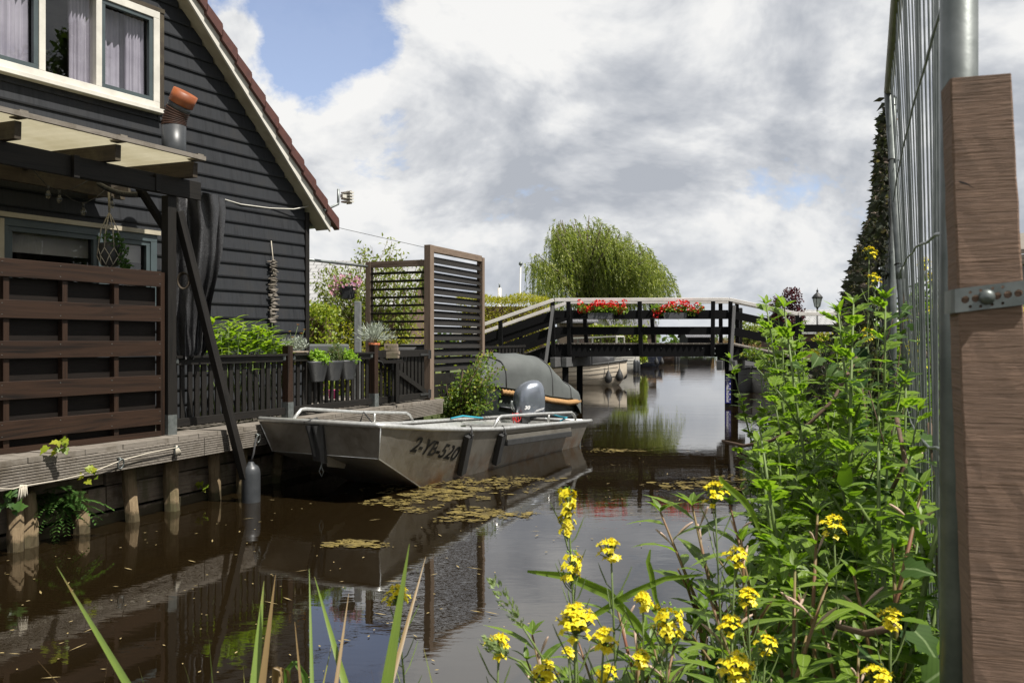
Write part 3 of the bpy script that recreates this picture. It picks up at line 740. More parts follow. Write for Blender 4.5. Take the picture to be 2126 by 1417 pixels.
m=MB(); m.beam(fl(4.5,.02,.82),fl(8.66,.02,.82),.07,.05); m.build('bottom_rail',M['fencewood'],sf)
m=MB()
for (zt,hh) in front:
    for px in (10,131,237,336):
        Y=onL(px,-8.10+.06,.52)
        for dz in (.03,hh-.03): m.lathe([(.004,0),(.003,.003),(0,.004)],fl(Y,.0565,zt-dz),6,axis=fnn)
m.build('screws',M['galv'],sf)
# fence end post / pergola post
Yp=8.75; 
pp=thing('pergola','black timber pergola with cream corrugated sheet roof fixed to the house','pergola',fl(Yp,0,.75))
m=MB(); m.beam(fl(Yp+.02,.02,.99),fl(Yp+.02,.02,3.24),.105,.10,up=fnn); m.build('post',M['blackwood'],pp,bevel=.004)
m=MB(); m.beam(fl(Yp+.02,.02,.75),fl(Yp+.02,.02,1.0),.112,.108,up=fnn); m.build('post_foot',M['galv'],pp)
m=MB(); m.beam(fl(5.0,.075,3.335),fl(9.08,.075,3.335),.05,.19); m.build('front_beam',M['blackwood'],pp,bevel=.004)
m=MB(); m.beam(fl(7.75,.118,3.31),fl(8.6,.118,3.31),.03,.13); m.beam(fl(7.75,.12,3.33),fl(7.80,.12,3.33),.05,.20); m.beam(fl(8.54,.12,3.33),fl(8.59,.12,3.33),.05,.17); m.build('splice_plate',M['blackwood'],pp)
raf=[]
for px in (-215,42,250,410):
    Y=onL(px,-8.10+.34,.52); e=V((-8.10+.34+.52*Y,Y,0))-fnn*.0
    raf.append(e); zt=3.58
    m=MB(); m.beam(e+V((0,0,zt-.075))-fnn*.03,e-fnn*2.3+V((0,0,zt-.0)),.06,.15); m.build('rafter',M['beamwood'],pp,bevel=.003)
m=MB()
m.beam(fl(5.0,-1.15,3.42),fl(9.1,-1.15,3.42),.06,.15); m.build('purlin',M['beamwood'],pp)
# corrugated sheet (three sheets side by side)
m=MB(); e0_=raf[0]-fdir*.9+fnn*.03; e1_=raf[-1]+fdir*.06+fnn*.03
Lr=(e1_-e0_).length; nn_=150
rows=[]
for t_ in (0,1):
    rows.append([e0_+fdir*(Lr*j/nn_)-fnn*(2.45*t_)+V((0,0,3.615+.075*t_+.008*math.sin(j*1.05))) for j in range(nn_+1)])
m.grid(rows); m.build('roof_sheet',M['sheet'],pp)
m=MB(); m.beam(e0_+fnn*.01+V((0,0,3.625)),e1_+fnn*.01+V((0,0,3.625)),.035,.042); 
m.beam(e1_+V((0,0,3.625)),e1_-fnn*2.4+V((0,0,3.70)),.03,.04)
for e in raf: m.beam(e+fnn*.05+V((0,0,3.63)),e-fnn*.09+V((0,0,3.635)),.075,.062)
m.build('edge_trim',M['oldwood'],pp)
# knee brace
m=MB(); m.beam(P(288,388,8.72),P(354,492,8.86),.05,.075,up=fnn); m.build('knee_brace',M['blackwood'],pp)
m=MB(); m.beam(P(-30,415,9.2)+V((0,.4,0)),P(215,372,8.9)+V((0,.6,0)),.05,.09); m.build('inner_brace',M['beamwood'],pp)
# long diagonal beam into the water
db=MB(); db.beam(P(360,440,8.86)+fnn*.07,P(508,992,9.28),.085,.075,up=qn); tag(db.build('diagonal_beam',M['blackwood'],bevel=.004),'long black diagonal timber leaning from the pergola post down to the water','beam')
# flue pipe through the sheet
fpD=9.55
fp=thing('flue_pipe','grey flue pipe with a rusty elbow and orange cap above the pergola','pipe',P(360,320,fpD))
a=P(361,330,fpD); b=P(361,262,fpD); r=.13
m=MB(); m.tube([a-V((0,0,.12)),b],r,24); m.build('straight_pipe',M['fender'],fp)
ux=V((.62,-.1,.78)).normalized(); arc=[]
c1=P(370,226,fpD-.02); c2=P(389,213,fpD-.04)
m=MB(); pts=[]; rr=[]
for k in range(22):
    t_=k/21; q=(1-t_)**2*b+2*t_*(1-t_)*(b+V((0,0,.09)))+t_*t_*c1
    pts.append(q); rr.append(r*(1.03 if k%3 else .93))
m.tube(pts,rr,24); elb=m.build('elbow',solid('rusty_brown_pipe',(.035,.017,.012),(.075,.03,.016),rough=.7,scale=12,bmp=.4,bscale=40),fp)
dcap=(c1-(b+V((0,0,.09)))).normalized()
m=MB(); m.tube([c1-dcap*.01,c1+dcap*.06],r*.98,24); m.build('elbow_collar',M['fender'],fp)
m=MB(); m.tube([c1+dcap*.05,c1+dcap*.06,c1+dcap*.2],[r*.9,r*1.06,r*1.06],28); m.build('cap',M['terracotta'] if 0 else solid('orange_glazed_clay',(.27,.075,.02),(.20,.055,.017),rough=.5,scale=6),fp)
# shade cloth bundle hanging beside the post
sc=thing('shade_cloth','black shade cloth bundled and hanging beside the pergola post','cloth',fl(9.1,0,1.6))
m=MB(); rows=[]
prof_=[(402,352,452),(430,352,455),(470,360,452),(520,360,447),(570,362,437),(630,360,424),(690,358,420),(725,360,418),(742,368,408)]
for (yy,x0,x1) in prof_:
    row=[]
    for j in range(41):
        f=j/40; row.append(P(x0+(x1-x0)*f,yy+4*math.sin(f*6+yy*.05),9.15+.06*math.sin(f*9+yy*.010)+.03*math.sin(f*19-yy*.013)+.035*math.sin(yy*.035+f*5)+.012*math.sin(yy*.11+f*23)))
    rows.append(row)
m.grid(rows)
rows=[[p+V((.02,.16,0)) for p in r_] for r_ in rows]; m.grid(rows)
m.build('drape',M['cloth'],sc)
m=MB(); cc=P(383,583,8.95)
for k in range(3): m.tube([cc+V((math.cos(2*math.pi*q/16)*.06,-.02*k,math.sin(2*math.pi*q/16)*(.075+.006*k))) for q in range(17)],.008,6,cap=False)
m.build('tie_cord',M['beamwood'],sc)
m=MB()
rows=[]
for t_ in range(9):
    f=t_/8; rows.append([P(205+85*f,378+22*f+8*math.sin(f*3.1),8.75)+V((0,.05*math.cos(q*.9),.03*math.sin(q*.9)-.02)) for q in range(7)])
m.grid(rows,closed=True); tag(m.build('cloth_roll',M['cloth']),'rolled black cloth hanging under the front beam of the pergola','cloth roll')
# string of bulbs
sl_=thing('string_lights','string of clear glass bulbs on black cable under the pergola','string lights',P(150,420,8.9))
wp=[P(40,330,8.4),P(70,365,8.4),P(97,385,8.5),P(123,393,8.55),P(172,420,8.8),P(232,398,9.0)]
wp=[P(55,338,8.3),P(98,386,8.45),P(123,396,8.5),P(150,392,8.55),P(187,372,8.8)]; wp2=[P(123,396,8.5),P(150,415,8.6),P(172,424,8.7),P(200,410,8.85),P(218,394,9.0)]
m=MB(); m.tube(wp,.005,5); m.tube(wp2,.005,5); m.build('cable',M['blackcord'],sl_)
for (px,py,D) in ((100,388,8.45),(123,397,8.5),(173,424,8.7),(232,410,9.0)):
    c=P(px,py,D); m=MB(); m.tube([c+V((0,0,.015)),c-V((0,0,.035))],.014,8); sk=m.build('lamp_holder',M['rubber'],sl_)
    m=MB(); m.lathe([(.004,-.115),(.018,-.108),(.028,-.085),(.027,-.066),(.014,-.04),(.012,-.034)],c,12); m.build('bulb',M['bulb'],sk)
# ------------------------------------------------------------------ foliage helpers
def rdir(zb=0):
    while True:
        d=V((uni(-1,1),uni(-1,1),uni(-1,1)))
        if .05<d.length<1: d.normalize(); d.z+=zb; return d.normalized()
def foliage(m, pts_fn, n, L, W, nseg=1, up=.3, out=None):
    for _ in range(n):
        p=pts_fn(); d=rdir(up)
        if out is not None:
            o=(p-out); 
            if o.length>1e-3: d=(d+o.normalized()*.7).normalized()
        l=L*uni(.65,1.25); m.leaf(p,d,rdir(.7),l,W*uni(.8,1.2)*l/L,nseg,.2,uni(.1,.5))
def clump_fn(cl):
    def f():
        c,r=rnd.choice(cl); d=rdir()*(uni(.25,1)**.5)
        return c+V((d.x*r[0],d.y*r[1],d.z*r[2]))
    return f
def shrub(name,label,cat,base,clumps,n,L,W,mat,group=None,stems=6,nseg=1,stemr=.012,bark='twig'):
    root=thing(name,label,cat,base,group)
    cl=[(V(c),r if isinstance(r,tuple) else (r,r,r)) for c,r in clumps]
    m=MB()
    for k in range(stems):
        c,r=cl[k%len(cl)]
        b=V(base)+V((uni(-.06,.06),uni(-.06,.06),0)); e=c+V((uni(-.6,.6)*r[0],uni(-.6,.6)*r[1],uni(0,.7)*r[2]))
        md=(b+e)/2+V((uni(-.08,.08),uni(-.08,.08),.06))
        m.tube([b,md,e],[stemr,stemr*.7,stemr*.3],5)
    m.build('stem',M[bark],root)
    m=MB(); foliage(m,clump_fn(cl),n,L,W,nseg); m.build('leaves',M[mat],root)
    return root
# ------------------------------------------------------------------ macrame planter
hp=P(228,520,8.95)
mp=thing('hanging_planter','trailing green plant in a dark pot held by knotted macrame cords','hanging planter',hp)
m=MB(); m.lathe([(.02,-.17),(.085,-.16),(.115,-.06),(.11,.04),(.10,.075),(.085,.075),(.08,.03)],hp,20); m.build('pot',M['rubber'],mp)
m=MB(); top=P(226,395,8.95)
m.tube([top,P(227,440,8.95)],.012,6)
for k in range(8):
    an=2*math.pi*k/8; a2=an+math.pi/8
    k0=hp+V((.118*math.cos(an),.118*math.sin(an),.02)); k1=hp+V((.122*math.cos(a2),.122*math.sin(a2),-.06)); k1b=hp+V((.122*math.cos(an-math.pi/8),.122*math.sin(an-math.pi/8),-.06)); k2=hp+V((.09*math.cos(an),.09*math.sin(an),-.15))
    m.tube([P(227,440,8.95),(P(227,440,8.95)+k0)/2+V((.03*math.cos(an),.03*math.sin(an),0)),k0],.005,5)
    for a,b in ((k0,k1),(k0,k1b),(k1,k2),(k1b,k2),(k2,hp-V((0,0,.19)))): m.tube([a,b],.0045,5)
m.build('macrame_cord',M['cord'],mp)
m=MB()
foliage(m,clump_fn([(hp+V((0,0,.12)),(.11,.11,.06)),(hp+V((.10,-.02,.06)),(.08,.08,.10)),(hp+V((.15,-.02,-.06)),(.05,.05,.12)),(hp+V((.17,0,-.16)),(.05,.05,.06))]),330,.045,.028,1); m.build('foliage',M['fern'],mp)

# ================================================================== PICKET RAILING, GATE, LOUVRED SCREEN
def RL(Y,off=0,z=0): return V((-7.668+.452*Y+off*.911, Y-off*.412, z))
rdv=V((.412,.911,0)); rnv=V((.911,-.412,0))
DZ=.752
def rail_section(name,label,Y0,Y1,npk,group):
    root=thing(name,label,'fence',RL((Y0+Y1)/2,0,DZ),group)
    for z,h in ((1.535,.075),(.885,.085)):
        m=MB(); m.beam(RL(Y0,.0,z),RL(Y1,.0,z),.045,h); m.build('rail',M['blackwood'],root,bevel=.003)
    m=MB(); m.beam(RL(Y0,.01,1.585),RL(Y1,.01,1.585),.09,.025); m.build('cap_rail',M['blackwood'],root)
    m=MB()
    for k in range(npk):
        Y=Y0+(Y1-Y0)*(k+.5)/npk; j=uni(-.006,.006)
        m.beam(RL(Y+j,-.035,.83),RL(Y+uni(-.006,.006),-.035,1.55),.02,.062*uni(.9,1.1),up=rdv)
    m.build('pickets',M['blackwood'],root)
    m=MB(); m.box(RL(Y0+.02,.03,1.545),.03,.03,.05); m.box(RL(Y1-.03,.03,1.545),.03,.03,.05); m.build('bracket',M['galv'],root)
    return root
Y1_=onL(597,-7.668,.452); Y2_=onL(776,-7.668,.452); Y3_=14.0
rail_section('picket_railing','black picket railing left of the first brown post, with leafy shrub behind it',9.03,Y1_-.06,17,'picket railings along the deck')
rail_section('picket_railing','black picket railing between the two brown posts, carrying three grey planters',Y1_+.06,Y2_-.06,15,'picket railings along the deck')
for Y,l in ((Y1_,'square brown railing post with a metal foot, left of the three planters'),(Y2_,'square brown railing post with a metal foot, left of the garden gate')):
    p=thing('railing_post',l,'post',RL(Y,0,DZ),'brown railing posts')
    m=MB(); m.beam(RL(Y,.0,.97),RL(Y,.0,1.70),.095,.095,up=rnv); m.build('post',M['fencewood'],p,bevel=.004)
    m=MB(); m.beam(RL(Y,.0,DZ),RL(Y,.0,.99),.104,.104,up=rnv); m.build('post_foot',M['galv'],p)
g0=Y2_+.07; g1=13.88
gt=thing('garden_gate','black picket gate with a diagonal brace between brown post and louvred screen','gate',RL(g0,0,DZ))
m=MB()
m.beam(RL(g0,.0,1.565),RL(g1,.0,1.565),.045,.11); m.beam(RL(g0,.0,.875),RL(g1,.0,.875),.045,.10)
m.build('gate_rail',M['blackwood'],gt,bevel=.003)
m=MB()
for k in range(13):
    Y=g0+(g1-g0)*(k+.5)/13; m.beam(RL(Y,-.035,.82),RL(Y,-.035,1.6),.02,.07,up=rdv)
m.build('pickets',M['blackwood'],gt)
m=MB(); m.beam(RL(g0+.05,.012,1.50),RL(g1-.04,.012,.93),.03,.075,up=(0,0,1)); m.build('brace',M['blackwood'],gt)
m=MB()
for z in (1.54,.90): m.beam(RL(g1-.22,.03,z),RL(g1+.05,.03,z),.014,.035); m.box(RL(g1+.03,.045,z),.05,.03,.14,0)
m.tube([RL(g0-.03,.04,1.47),RL(g0+.07,.04,1.45),RL(g0+.14,.04,1.36)],.008,6); m.build('hinge',M['rubber'],gt)
# louvred screen
ls=thing('louvred_screen','tall brown framed screen of black louvres at the end of the deck','screen',(-1.36,14.0,DZ))
c0=V((-1.36,14.0,0)); ld=V((.395,.919,0)).normalized(); ln=V((.919,-.395,0)); L1=1.98
rd2=V((-.93,.37,0)).normalized(); rn2=V((-.37,-.93,0)); L2=1.13
m=MB(); m.beam(c0+V((0,0,.62)),c0+V((0,0,3.33)),.13,.115,up=ln); m.build('front_post',M['louvre'],ls,bevel=.004)
m=MB(); q=c0+ld*L1; m.beam(q+V((0,0,-.4)),q+V((0,0,3.30)),.095,.12,up=ln); m.build('rear_post',M['louvre'],ls,bevel=.004)
m=MB(); m.beam(c0+ld*.06+V((0,0,3.275)),q-ld*.045+V((0,0,3.275)),.095,.11); m.build('top_rail',M['louvre'],ls,bevel=.004)
m=MB(); nl=15
for k in range(nl):
    z=3.10-k*.128; tl=1.02
    a=c0+ld*.07; b=q-ld*.05; upv=(ln*math.cos(tl)+V((0,0,-math.sin(tl)))).normalized()
    m.beam(a+V((0,0,z)),b+V((0,0,z+uni(-.01,.01))),.012,.128,up=upv)
m.build('louvre_slats',M['blackwood'],ls)
m=MB()
for z in (1.12,.91): m.beam(c0+ld*.07+V((0,0,z)),q-ld*.05+V((0,0,z)),.03,.19)
m.build('lower_board',M['blackwood'],ls)
e=c0+rd2*L2
m=MB(); m.beam(e+V((0,0,.7)),e+V((0,0,3.09)),.095,.10,up=rn2); m.build('side_post',M['louvre'],ls,bevel=.004)
m=MB(); m.beam(c0+rd2*.06+V((0,0,3.04)),e-rd2*.05+V((0,0,3.04)),.09,.10); m.build('side_top_rail',M['louvre'],ls)
m=MB()
for k in range(13):
    z=2.89-k*.135
    m.beam(c0+rd2*.06+V((0,0,z)),e-rd2*.05+V((0,0,z)),.012,.10,up=(rn2*math.cos(.25)+V((0,0,math.sin(.25)))).normalized())
m.build('side_slats',M['blackwood'],ls)
# dark picket fence behind the covered boat and slabs
fb=thing('picket_fence','low black picket fence seen beyond the louvred screen, left of the bridge ramp','fence',P(1040,735,19))
m=MB(); a=P(995,721,18.8); b=P(1090,718,20); m.beam(a,b,.05,.05); m.build('rail',M['blackwood'],fb)
m=MB()
for k in range(13):
    q=a+(b-a)*(k+.5)/13; m.beam(q-V((0,0,1.1)),q+V((0,0,-.02)),.02,.06,up=(b-a).normalized())
m.build('pickets',M['blackwood'],fb)

# ---------------------------------------------------- planters and plants on the railing
pl=[(665,1.0,'herb','light green basil in the left grey planter hooked on the railing'),(697,1.0,'herb2','feathery rosemary in the middle grey planter hooked on the railing'),(727,1.0,'herb','bright herb in the right grey planter hooked on the railing')]
for i,(px,_,lm,lb) in enumerate(pl):
    Y=onL(px,-7.668+.12,.452); c=RL(Y,.105,1.37)+V((0,0,0))
    po=thing('planter','grey half-round planter of '+('light green basil, leftmost on the railing','feathery rosemary, between the two others on the railing','bright green herbs, rightmost on the railing')[i],'planter',c+V((0,0,-.13)),'grey planters hooked on the railing')
    m=MB(); rows=[]
    for z,s in ((-.14,.56),(-.13,.62),(.09,.97),(.10,1.05),(.125,1.05),(.125,.98),(.05,.9)):
        rows.append([c+rdv*(.185*s*math.cos(2*math.pi*k/28))+rnv*(.105*s*math.sin(2*math.pi*k/28)*(1 if math.sin(2*math.pi*k/28)>0 else .75))+V((0,0,z)) for k in range(28)])
    m.grid(rows,closed=True); m.poly(rows[0]); m.poly(rows[-1])
    m.build('pot',M['pot'],po)
    m=MB()
    for s in (-1,1): m.tube([c+rdv*.08*s+V((0,0,.1))-rnv*.08,c+rdv*.08*s+V((0,0,.23))-rnv*.10,c+rdv*.08*s+V((0,0,.24))-rnv*.15],.008,5)
    m.build('hook',M['rubber'],po)
    m=MB()
    if lm=='herb': foliage(m,clump_fn([(c+V((0,0,.17)),(.13,.10,.08)),(c+rnv*.05+V((0,0,.14)),(.13,.06,.06)),(c+V((0,0,.21)),(.08,.07,.06))]),420 if i==0 else 260,.055 if i==0 else .05,.036 if i==0 else .026,1)
    else: foliage(m,clump_fn([(c+V((0,0,.17)),(.15,.09,.10)),(c+rdv*.06+V((0,0,.25)),(.10,.08,.10))]),700,.05,.010,1,up=.9)
    m.build('plant',M[lm],po)
# big laurel-like shrubs behind the railing
def sh_at(px,py,off): Y=onL(px,-7.668+off,.452); return P(px,py,Y)
cl=[]
for px,py,r in ((455,705,.16),(475,690,.16),(440,728,.14),(500,715,.18),(520,690,.14),(548,690,.13),(530,720,.2),(566,722,.13),(490,738,.2),(585,728,.08)):
    cl.append((sh_at(px,py,-.30),(r,r,r*.8)))
lr=thing('leafy_shrub','glossy light green shrub growing behind the black picket railing by the house wall','shrub',sh_at(510,850,-.3))
m=MB()
for k in range(60):
    c,r=cl[k%len(cl)]; b=V((c.x+uni(-.2,.2),c.y+uni(-.15,.15),.8)); e=c+V((uni(-1,1)*r[0],uni(-1,1)*r[1],uni(0,1.2)*r[2]))
    m.tube([b,(b+e)/2+V((uni(-.04,.04),0,0)),e],[.008,.006,.003],5)
m.build('stem',M['stem'],lr)
m=MB()
for k in range(85):
    c,r=cl[k%len(cl)]; tip=c+V((uni(-1,1)*r[0],uni(-1,1)*r[1],uni(-.2,1.3)*r[2]))
    for j in range(9):
        an=j*2.4+uni(-.3,.3); zz=-.02*j
        d=V((math.cos(an),math.sin(an),uni(.25,1.0))); m.leaf(tip+V((0,0,zz*1.4)),d,V((0,0,1)),uni(.11,.17),uni(.045,.062),2,.2,.3)
m.build('leaves',M['laurel'],lr)
# silver herb with orange flowers, in a basket
bk=sh_at(612,735,-.28)
ba=thing('herb_basket','round woven basket with silvery herb and orange flowers behind the first brown post','basket',bk)
m=MB(); m.lathe([(.09,-.14),(.14,-.12),(.17,0),(.17,.03),(.14,.03)],bk+V((0,0,.0)),20); 
for z in (-.09,-.05,-.01,.03): m.tube([bk+V((.172*math.cos(a*.4),.172*math.sin(a*.4),z)) for a in range(17)],.014,5,cap=False)
m.build('basket',M['quay'],ba)
m=MB(); foliage(m,clump_fn([(bk+V((0,0,.12)),(.17,.15,.09))]),500,.06,.010,1,up=1.0); m.build('herb',M['silver'],ba)
m=MB()
fl_=[(602,688),(619,674),(626,692),(608,700),(632,684)]
for px,py in fl_:
    q=sh_at(px,py,-.28); m.tube([bk+V((uni(-.05,.05),0,.08)),q],.003,4)
m.build('flower_stem',M['stem'],ba)
m=MB()
for px,py in fl_:
    q=sh_at(px,py,-.28)
    for k in range(9): m.leaf(q,V((math.cos(k*.7),math.sin(k*.7),.4)),V((0,0,1)),.028,.014,1,.1,.1)
m.build('flowers',M['orangepetal'],ba)
# lavender-like silver bush in a terracotta pot beside bricks
tp=sh_at(781,718,.02)+V((-.06,.18,.0))
tpo=thing('potted_silver_bush','silvery bush in a small terracotta pot behind the gate post','potted plant',tp+V((0,0,-.12)))
m=MB(); m.lathe([(.055,-.20),(.075,.0),(.088,.0),(.09,.045),(.075,.045),(.07,.0)],tp,22); m.build('pot',M['terracotta'],tpo)
m=MB()
for k in range(650):
    an=uni(0,6.28); el=uni(.15,1.45); d=V((math.cos(an)*math.cos(el),math.sin(an)*math.cos(el),math.sin(el))); rr=uni(.08,.27)
    m.leaf(tp+V((0,0,.06))+V((d.x*rr*1.15,d.y*rr*1.15,d.z*rr*.95)),d+rdir()*.3,rdir(),.085,.010,1,.1,.2)
m.build('foliage',M['silver'],tpo)
m=MB()
for k in range(40):
    an=uni(0,6.28); e=tp+V((math.cos(an)*uni(.05,.2),math.sin(an)*uni(.05,.2),uni(.15,.28))); m.tube([tp+V((0,0,.03)),(tp+e)/2+V((0,0,.02)),e],.003,4)
m.build('stem',M['silver'],tpo)
br=thing('brick_stack','little stack of weathered bricks on the ledge beside the terracotta pot','bricks',tp+V((.24,.1,-.22)))
m=MB()
for k in range(4): m.box(tp+V((.25+uni(-.015,.015),.10,-.16+.055*k)),.20,.10,.05,uni(-.1,.1))
m.build('bricks',M['quay'],br,bevel=.004)
bs=thing('ledge','black wooden ledge behind the gate post carrying pots','ledge',tp+V((.1,.1,-.9)))
m=MB(); m.box(tp+V((.1,.12,-.235)),.60,.3,.045,.3); m.build('top',M['blackwood'],bs)
m=MB(); 
for s in (-1,1): m.box(tp+V((.1+.22*s,.12,-.55)),.05,.2,.6,.3)
m.build('leg',M['blackwood'],bs)
# grey post beside the silver bush
m=MB(); q=P(743,735,13.6); m.beam(V((q.x,q.y,.6)),V((q.x,q.y,1.75+83*13.6/F)),.115,.10,up=(1,0,0)); gp_=m.build('pillar',M['zinc'],bevel=.008); tag(gp_,'smooth grey metal pillar rising behind the gate post under the flower basket','pillar')
m=MB(); 
# hanging flower basket
fbk=P(721,608,14.0)
hb=thing('flower_basket','dark hanging pot of pink, white and purple flowers beside the louvred screen','hanging pot',fbk)
m=MB(); m.lathe([(.095,-.10),(.11,-.09),(.14,.08),(.15,.085),(.15,.11),(.13,.11),(.12,.05)],fbk,6,smooth=False); m.build('pot',M['pot'],hb)
m=MB()
for s in (-.12,.12): m.tube([fbk+V((s,0,.1)),P(719,549,14.0)],.004,4)
m.build('hanger',M['rubber'],hb)
cl=[(fbk+V((0,0,.16)),(.24,.16,.12)),(fbk+V((-.16,0,.05)),(.13,.12,.14)),(fbk+V((.17,0,.12)),(.10,.1,.1))]
m=MB(); foliage(m,clump_fn(cl),420,.05,.026,1); m.build('foliage',M['shrub'],hb)
m=MB()
for k in range(70):
    q=clump_fn([(c,(r[0]*1.1,r[1]*1.1,r[2]*1.2)) for c,r in cl])()+V((0,-.05,.02))
    for j in range(5): m.leaf(q,V((math.cos(j*1.26),uni(-.9,-.2),math.sin(j*1.26))),V((0,-1,.3)),.032,.028,1,.1,.1)
m.build('flowers',M['pinkpetal'],hb)
# cushion chair backs and covered barbecue behind the railing
ch=P(680,730,13.2)
cr=thing('garden_bench','grey padded bench back showing over the railing behind the planters','bench',V((ch.x,ch.y,.75)))
m=MB(); m.box(ch+V((0,0,0)),.66,.10,.24,.35); o=m.build('backrest',M['canvas'],cr,bevel=.03)
m=MB(); m.box(ch+V((.02,.28,-.35)),.66,.5,.12,.35); m.build('seat',M['canvas'],cr,bevel=.03)
for s in (-1,1):
    for y in (.05,.45): m=MB(); m.box(ch+V((.02+.28*s,y,-.66)),.05,.05,.5,.35); m.build('leg',M['blackwood'],cr)
bq=P(858,735,16.0)
b_=thing('barbecue','black covered barbecue behind the gate','barbecue',V((bq.x,bq.y,.5)))
m=MB(); rows=[]
for z,sx,sy in ((.5,.38,.28),(1.0,.40,.30),(1.55,.42,.32),(1.66,.36,.27),(1.70,.2,.12)):
    rows.append([V((bq.x+sx*math.copysign(abs(math.cos(a))**.5,math.cos(a)),bq.y+sy*math.copysign(abs(math.sin(a))**.5,math.sin(a)),z)) for a in [2*math.pi*k/24 for k in range(24)]])
m.grid(rows,closed=True); m.poly(rows[-1]); m.build('cover',M['blackcanvas'],b_)
m=MB(); q=P(790,790,15.2); m.lathe([(.07,0),(.09,.17),(.10,.18),(.085,.17)],V((q.x-.65,q.y-.9,.76)),20); tag(m.build('tub',solid('magenta_plastic',(.45,.03,.18),(.40,.02,.15),rough=.4)),'magenta tub glimpsed between the railing pickets under the planters','tub')

# ================================================================== ALUMINIUM WORKBOAT
Ba=V((.447,.895,0)).normalized(); Bw=V((-Ba.y,Ba.x,0)); BO=V((-1.39,9.03,0)); BW=1.68
def B(s,t,z): p=BO+Ba*s+Bw*t; return V((p.x,p.y,z))
def lerp_tab(tab,x):
    for (a,va),(b,vb) in zip(tab[:-1],tab[1:]):
        if x<=b: f=(x-a)/(b-a); return va+(vb-va)*f
    return tab[-1][1]
gz=[(0,.85),(.97,.725),(2.0,.62),(2.76,.56),(4.55,.475),(6.0,.40)]
wb=thing('workboat','aluminium flat-bowed workboat 2-YB-520 moored against the deck','boat',B(3,.84,0))
SS=[0,.5,1,1.6,2.2,2.8,3.6,4.5,5.3,6.0]
def chine(s):       # (inset, z)
    if s<.12: return (.10,.49)
    if s<1.23: f=(s-.12)/1.11; return (.10+.20*f,.49*(1-f))
    f=min(1,(s-1.23)/.5); return (.30-.13*max(0,(s-1.23)/4.7),-.14*f)
m=MB()
SH=[.10,.3,.6,.9,1.23,1.5,1.73,2.2,2.8,3.6,4.5,5.3,5.85]
for side in (0,1):
    rows=[]
    for s in SH:
        i,zc=chine(s); st=(s-.10)/5.75*6.0
        def tt(x): return x if side==0 else BW-x
        g=B(st,tt(0),lerp_tab(gz,st)); c=B(s,tt(i),zc)
        rows.append([g,g+(c-g)*.5,c])
    i0=len(m.f); m.grid(rows,smooth=False)
    bot=[r[-1] for r in rows]
    if side==0: b0=bot
    else: b1=bot
for k in range(len(b0)-1): m.poly([b0[k],b0[k+1],b1[k+1],b1[k]])
m.poly([B(0,0,.85),B(.10,.10,.49),B(.10,BW-.10,.49),B(0,BW,.85)])
i,zc=chine(5.85); m.poly([B(6,0,.40),B(5.85,i,zc),B(5.85,BW-i,zc),B(6,BW,.40)])
from mathutils.bvhtree import BVHTree
hull_bvh=BVHTree.FromPolygons([V(q) for q in m.v],m.f)
m.build('hull',M['alu'],wb)
m=MB()                              # inner skin
for side in (0,1):
    rows=[]
    for s in (.1,.6,1.0,1.4,2,3,4,5,5.95):
        x=.05; y=.31; tt=(lambda q: q if side==0 else BW-q)
        rows.append([B(s,tt(x),lerp_tab(gz,s)-.02),B(s+.02,tt(y),max(.18,.66-.48*s))])
    m.grid(rows,smooth=False)
m.poly([B(1.0,.31,.18),B(5.95,.31,.18),B(5.95,BW-.31,.18),B(1.0,BW-.31,.18)])
m.poly([B(.06,.05,.80),B(.06,BW-.05,.80),B(1.0,BW-.10,.56),B(1.0,.10,.56)])
m.poly([B(1.0,.10,.56),B(1.0,BW-.10,.56),B(1.0,BW-.31,.18),B(1.0,.31,.18)])
m.poly([B(5.93,.05,.38),B(5.93,BW-.05,.38),B(5.93,BW-.31,.18),B(5.93,.31,.18)])
m.build('inner_skin',M['alubright'],wb)
m=MB()
for s in (2.3,4.4): m.prism([B(s,.13,.42),B(s+.32,.13,.42),B(s+.32,BW-.13,.42),B(s,BW-.13,.42)],V((0,0,.03))); m.beam(B(s+.16,.2,.3),B(s+.16,BW-.2,.3),.28,.22)
m.build('thwart',M['alubright'],wb)
def Sd_(s): i,zc=chine(s); return B(s,i-.004,zc)
m=MB(); gpts=[B(s,0,lerp_tab(gz,s)+.012) for s in reversed(SS)]+[B(-.03,.0+.05,.865),B(-.03,BW-.05,.865)]+[B(s,BW,lerp_tab(gz,s)+.012) for s in SS]
gpts=[B(6.12,0,.405)]+gpts+[B(6.1,BW,.405)]
m.tube(gpts,.030,10); m.tube([B(6,0,.41),B(6,BW,.41)],.025,8); m.build('gunwale',M['alubright'],wb)
for side,(s0,s1,nm) in ((0,(2.55,5.45,'x')),(BW,(.55,3.2,'y'))):
    m=MB(); g=lambda s: lerp_tab(gz,s)+.02
    h=.16 if side==0 else .15
    pts=[B(s0,side,g(s0)),B(s0+.16,side,g(s0)+h-.03),B(s0+.24,side,g(s0+.2)+h),B((s0+s1)/2,side,g((s0+s1)/2)+h),B(s1-.2,side,g(s1)+h),B(s1-.1,side,g(s1)+h-.04),B(s1,side,g(s1))]
    m.tube(pts,.022,10); sm_=(s0+s1)/2+.35; m.tube([B(sm_,side,g(sm_)),B(sm_,side,g(sm_)+h)],.018,8); m.build('grab_rail',M['alubright'],wb)
m=MB(); m.tube([B(-.004,-.004,.84),B(.095,.095,.49),Sd_(1.23)],.007,6); m.tube([B(.10,.10,.49),B(.10,BW-.10,.49)],.006,6); m.tube([B(-.004,BW,.84),B(.10,BW-.10,.49)],.007,6); m.build('weld_seam',M['alubright'],wb)
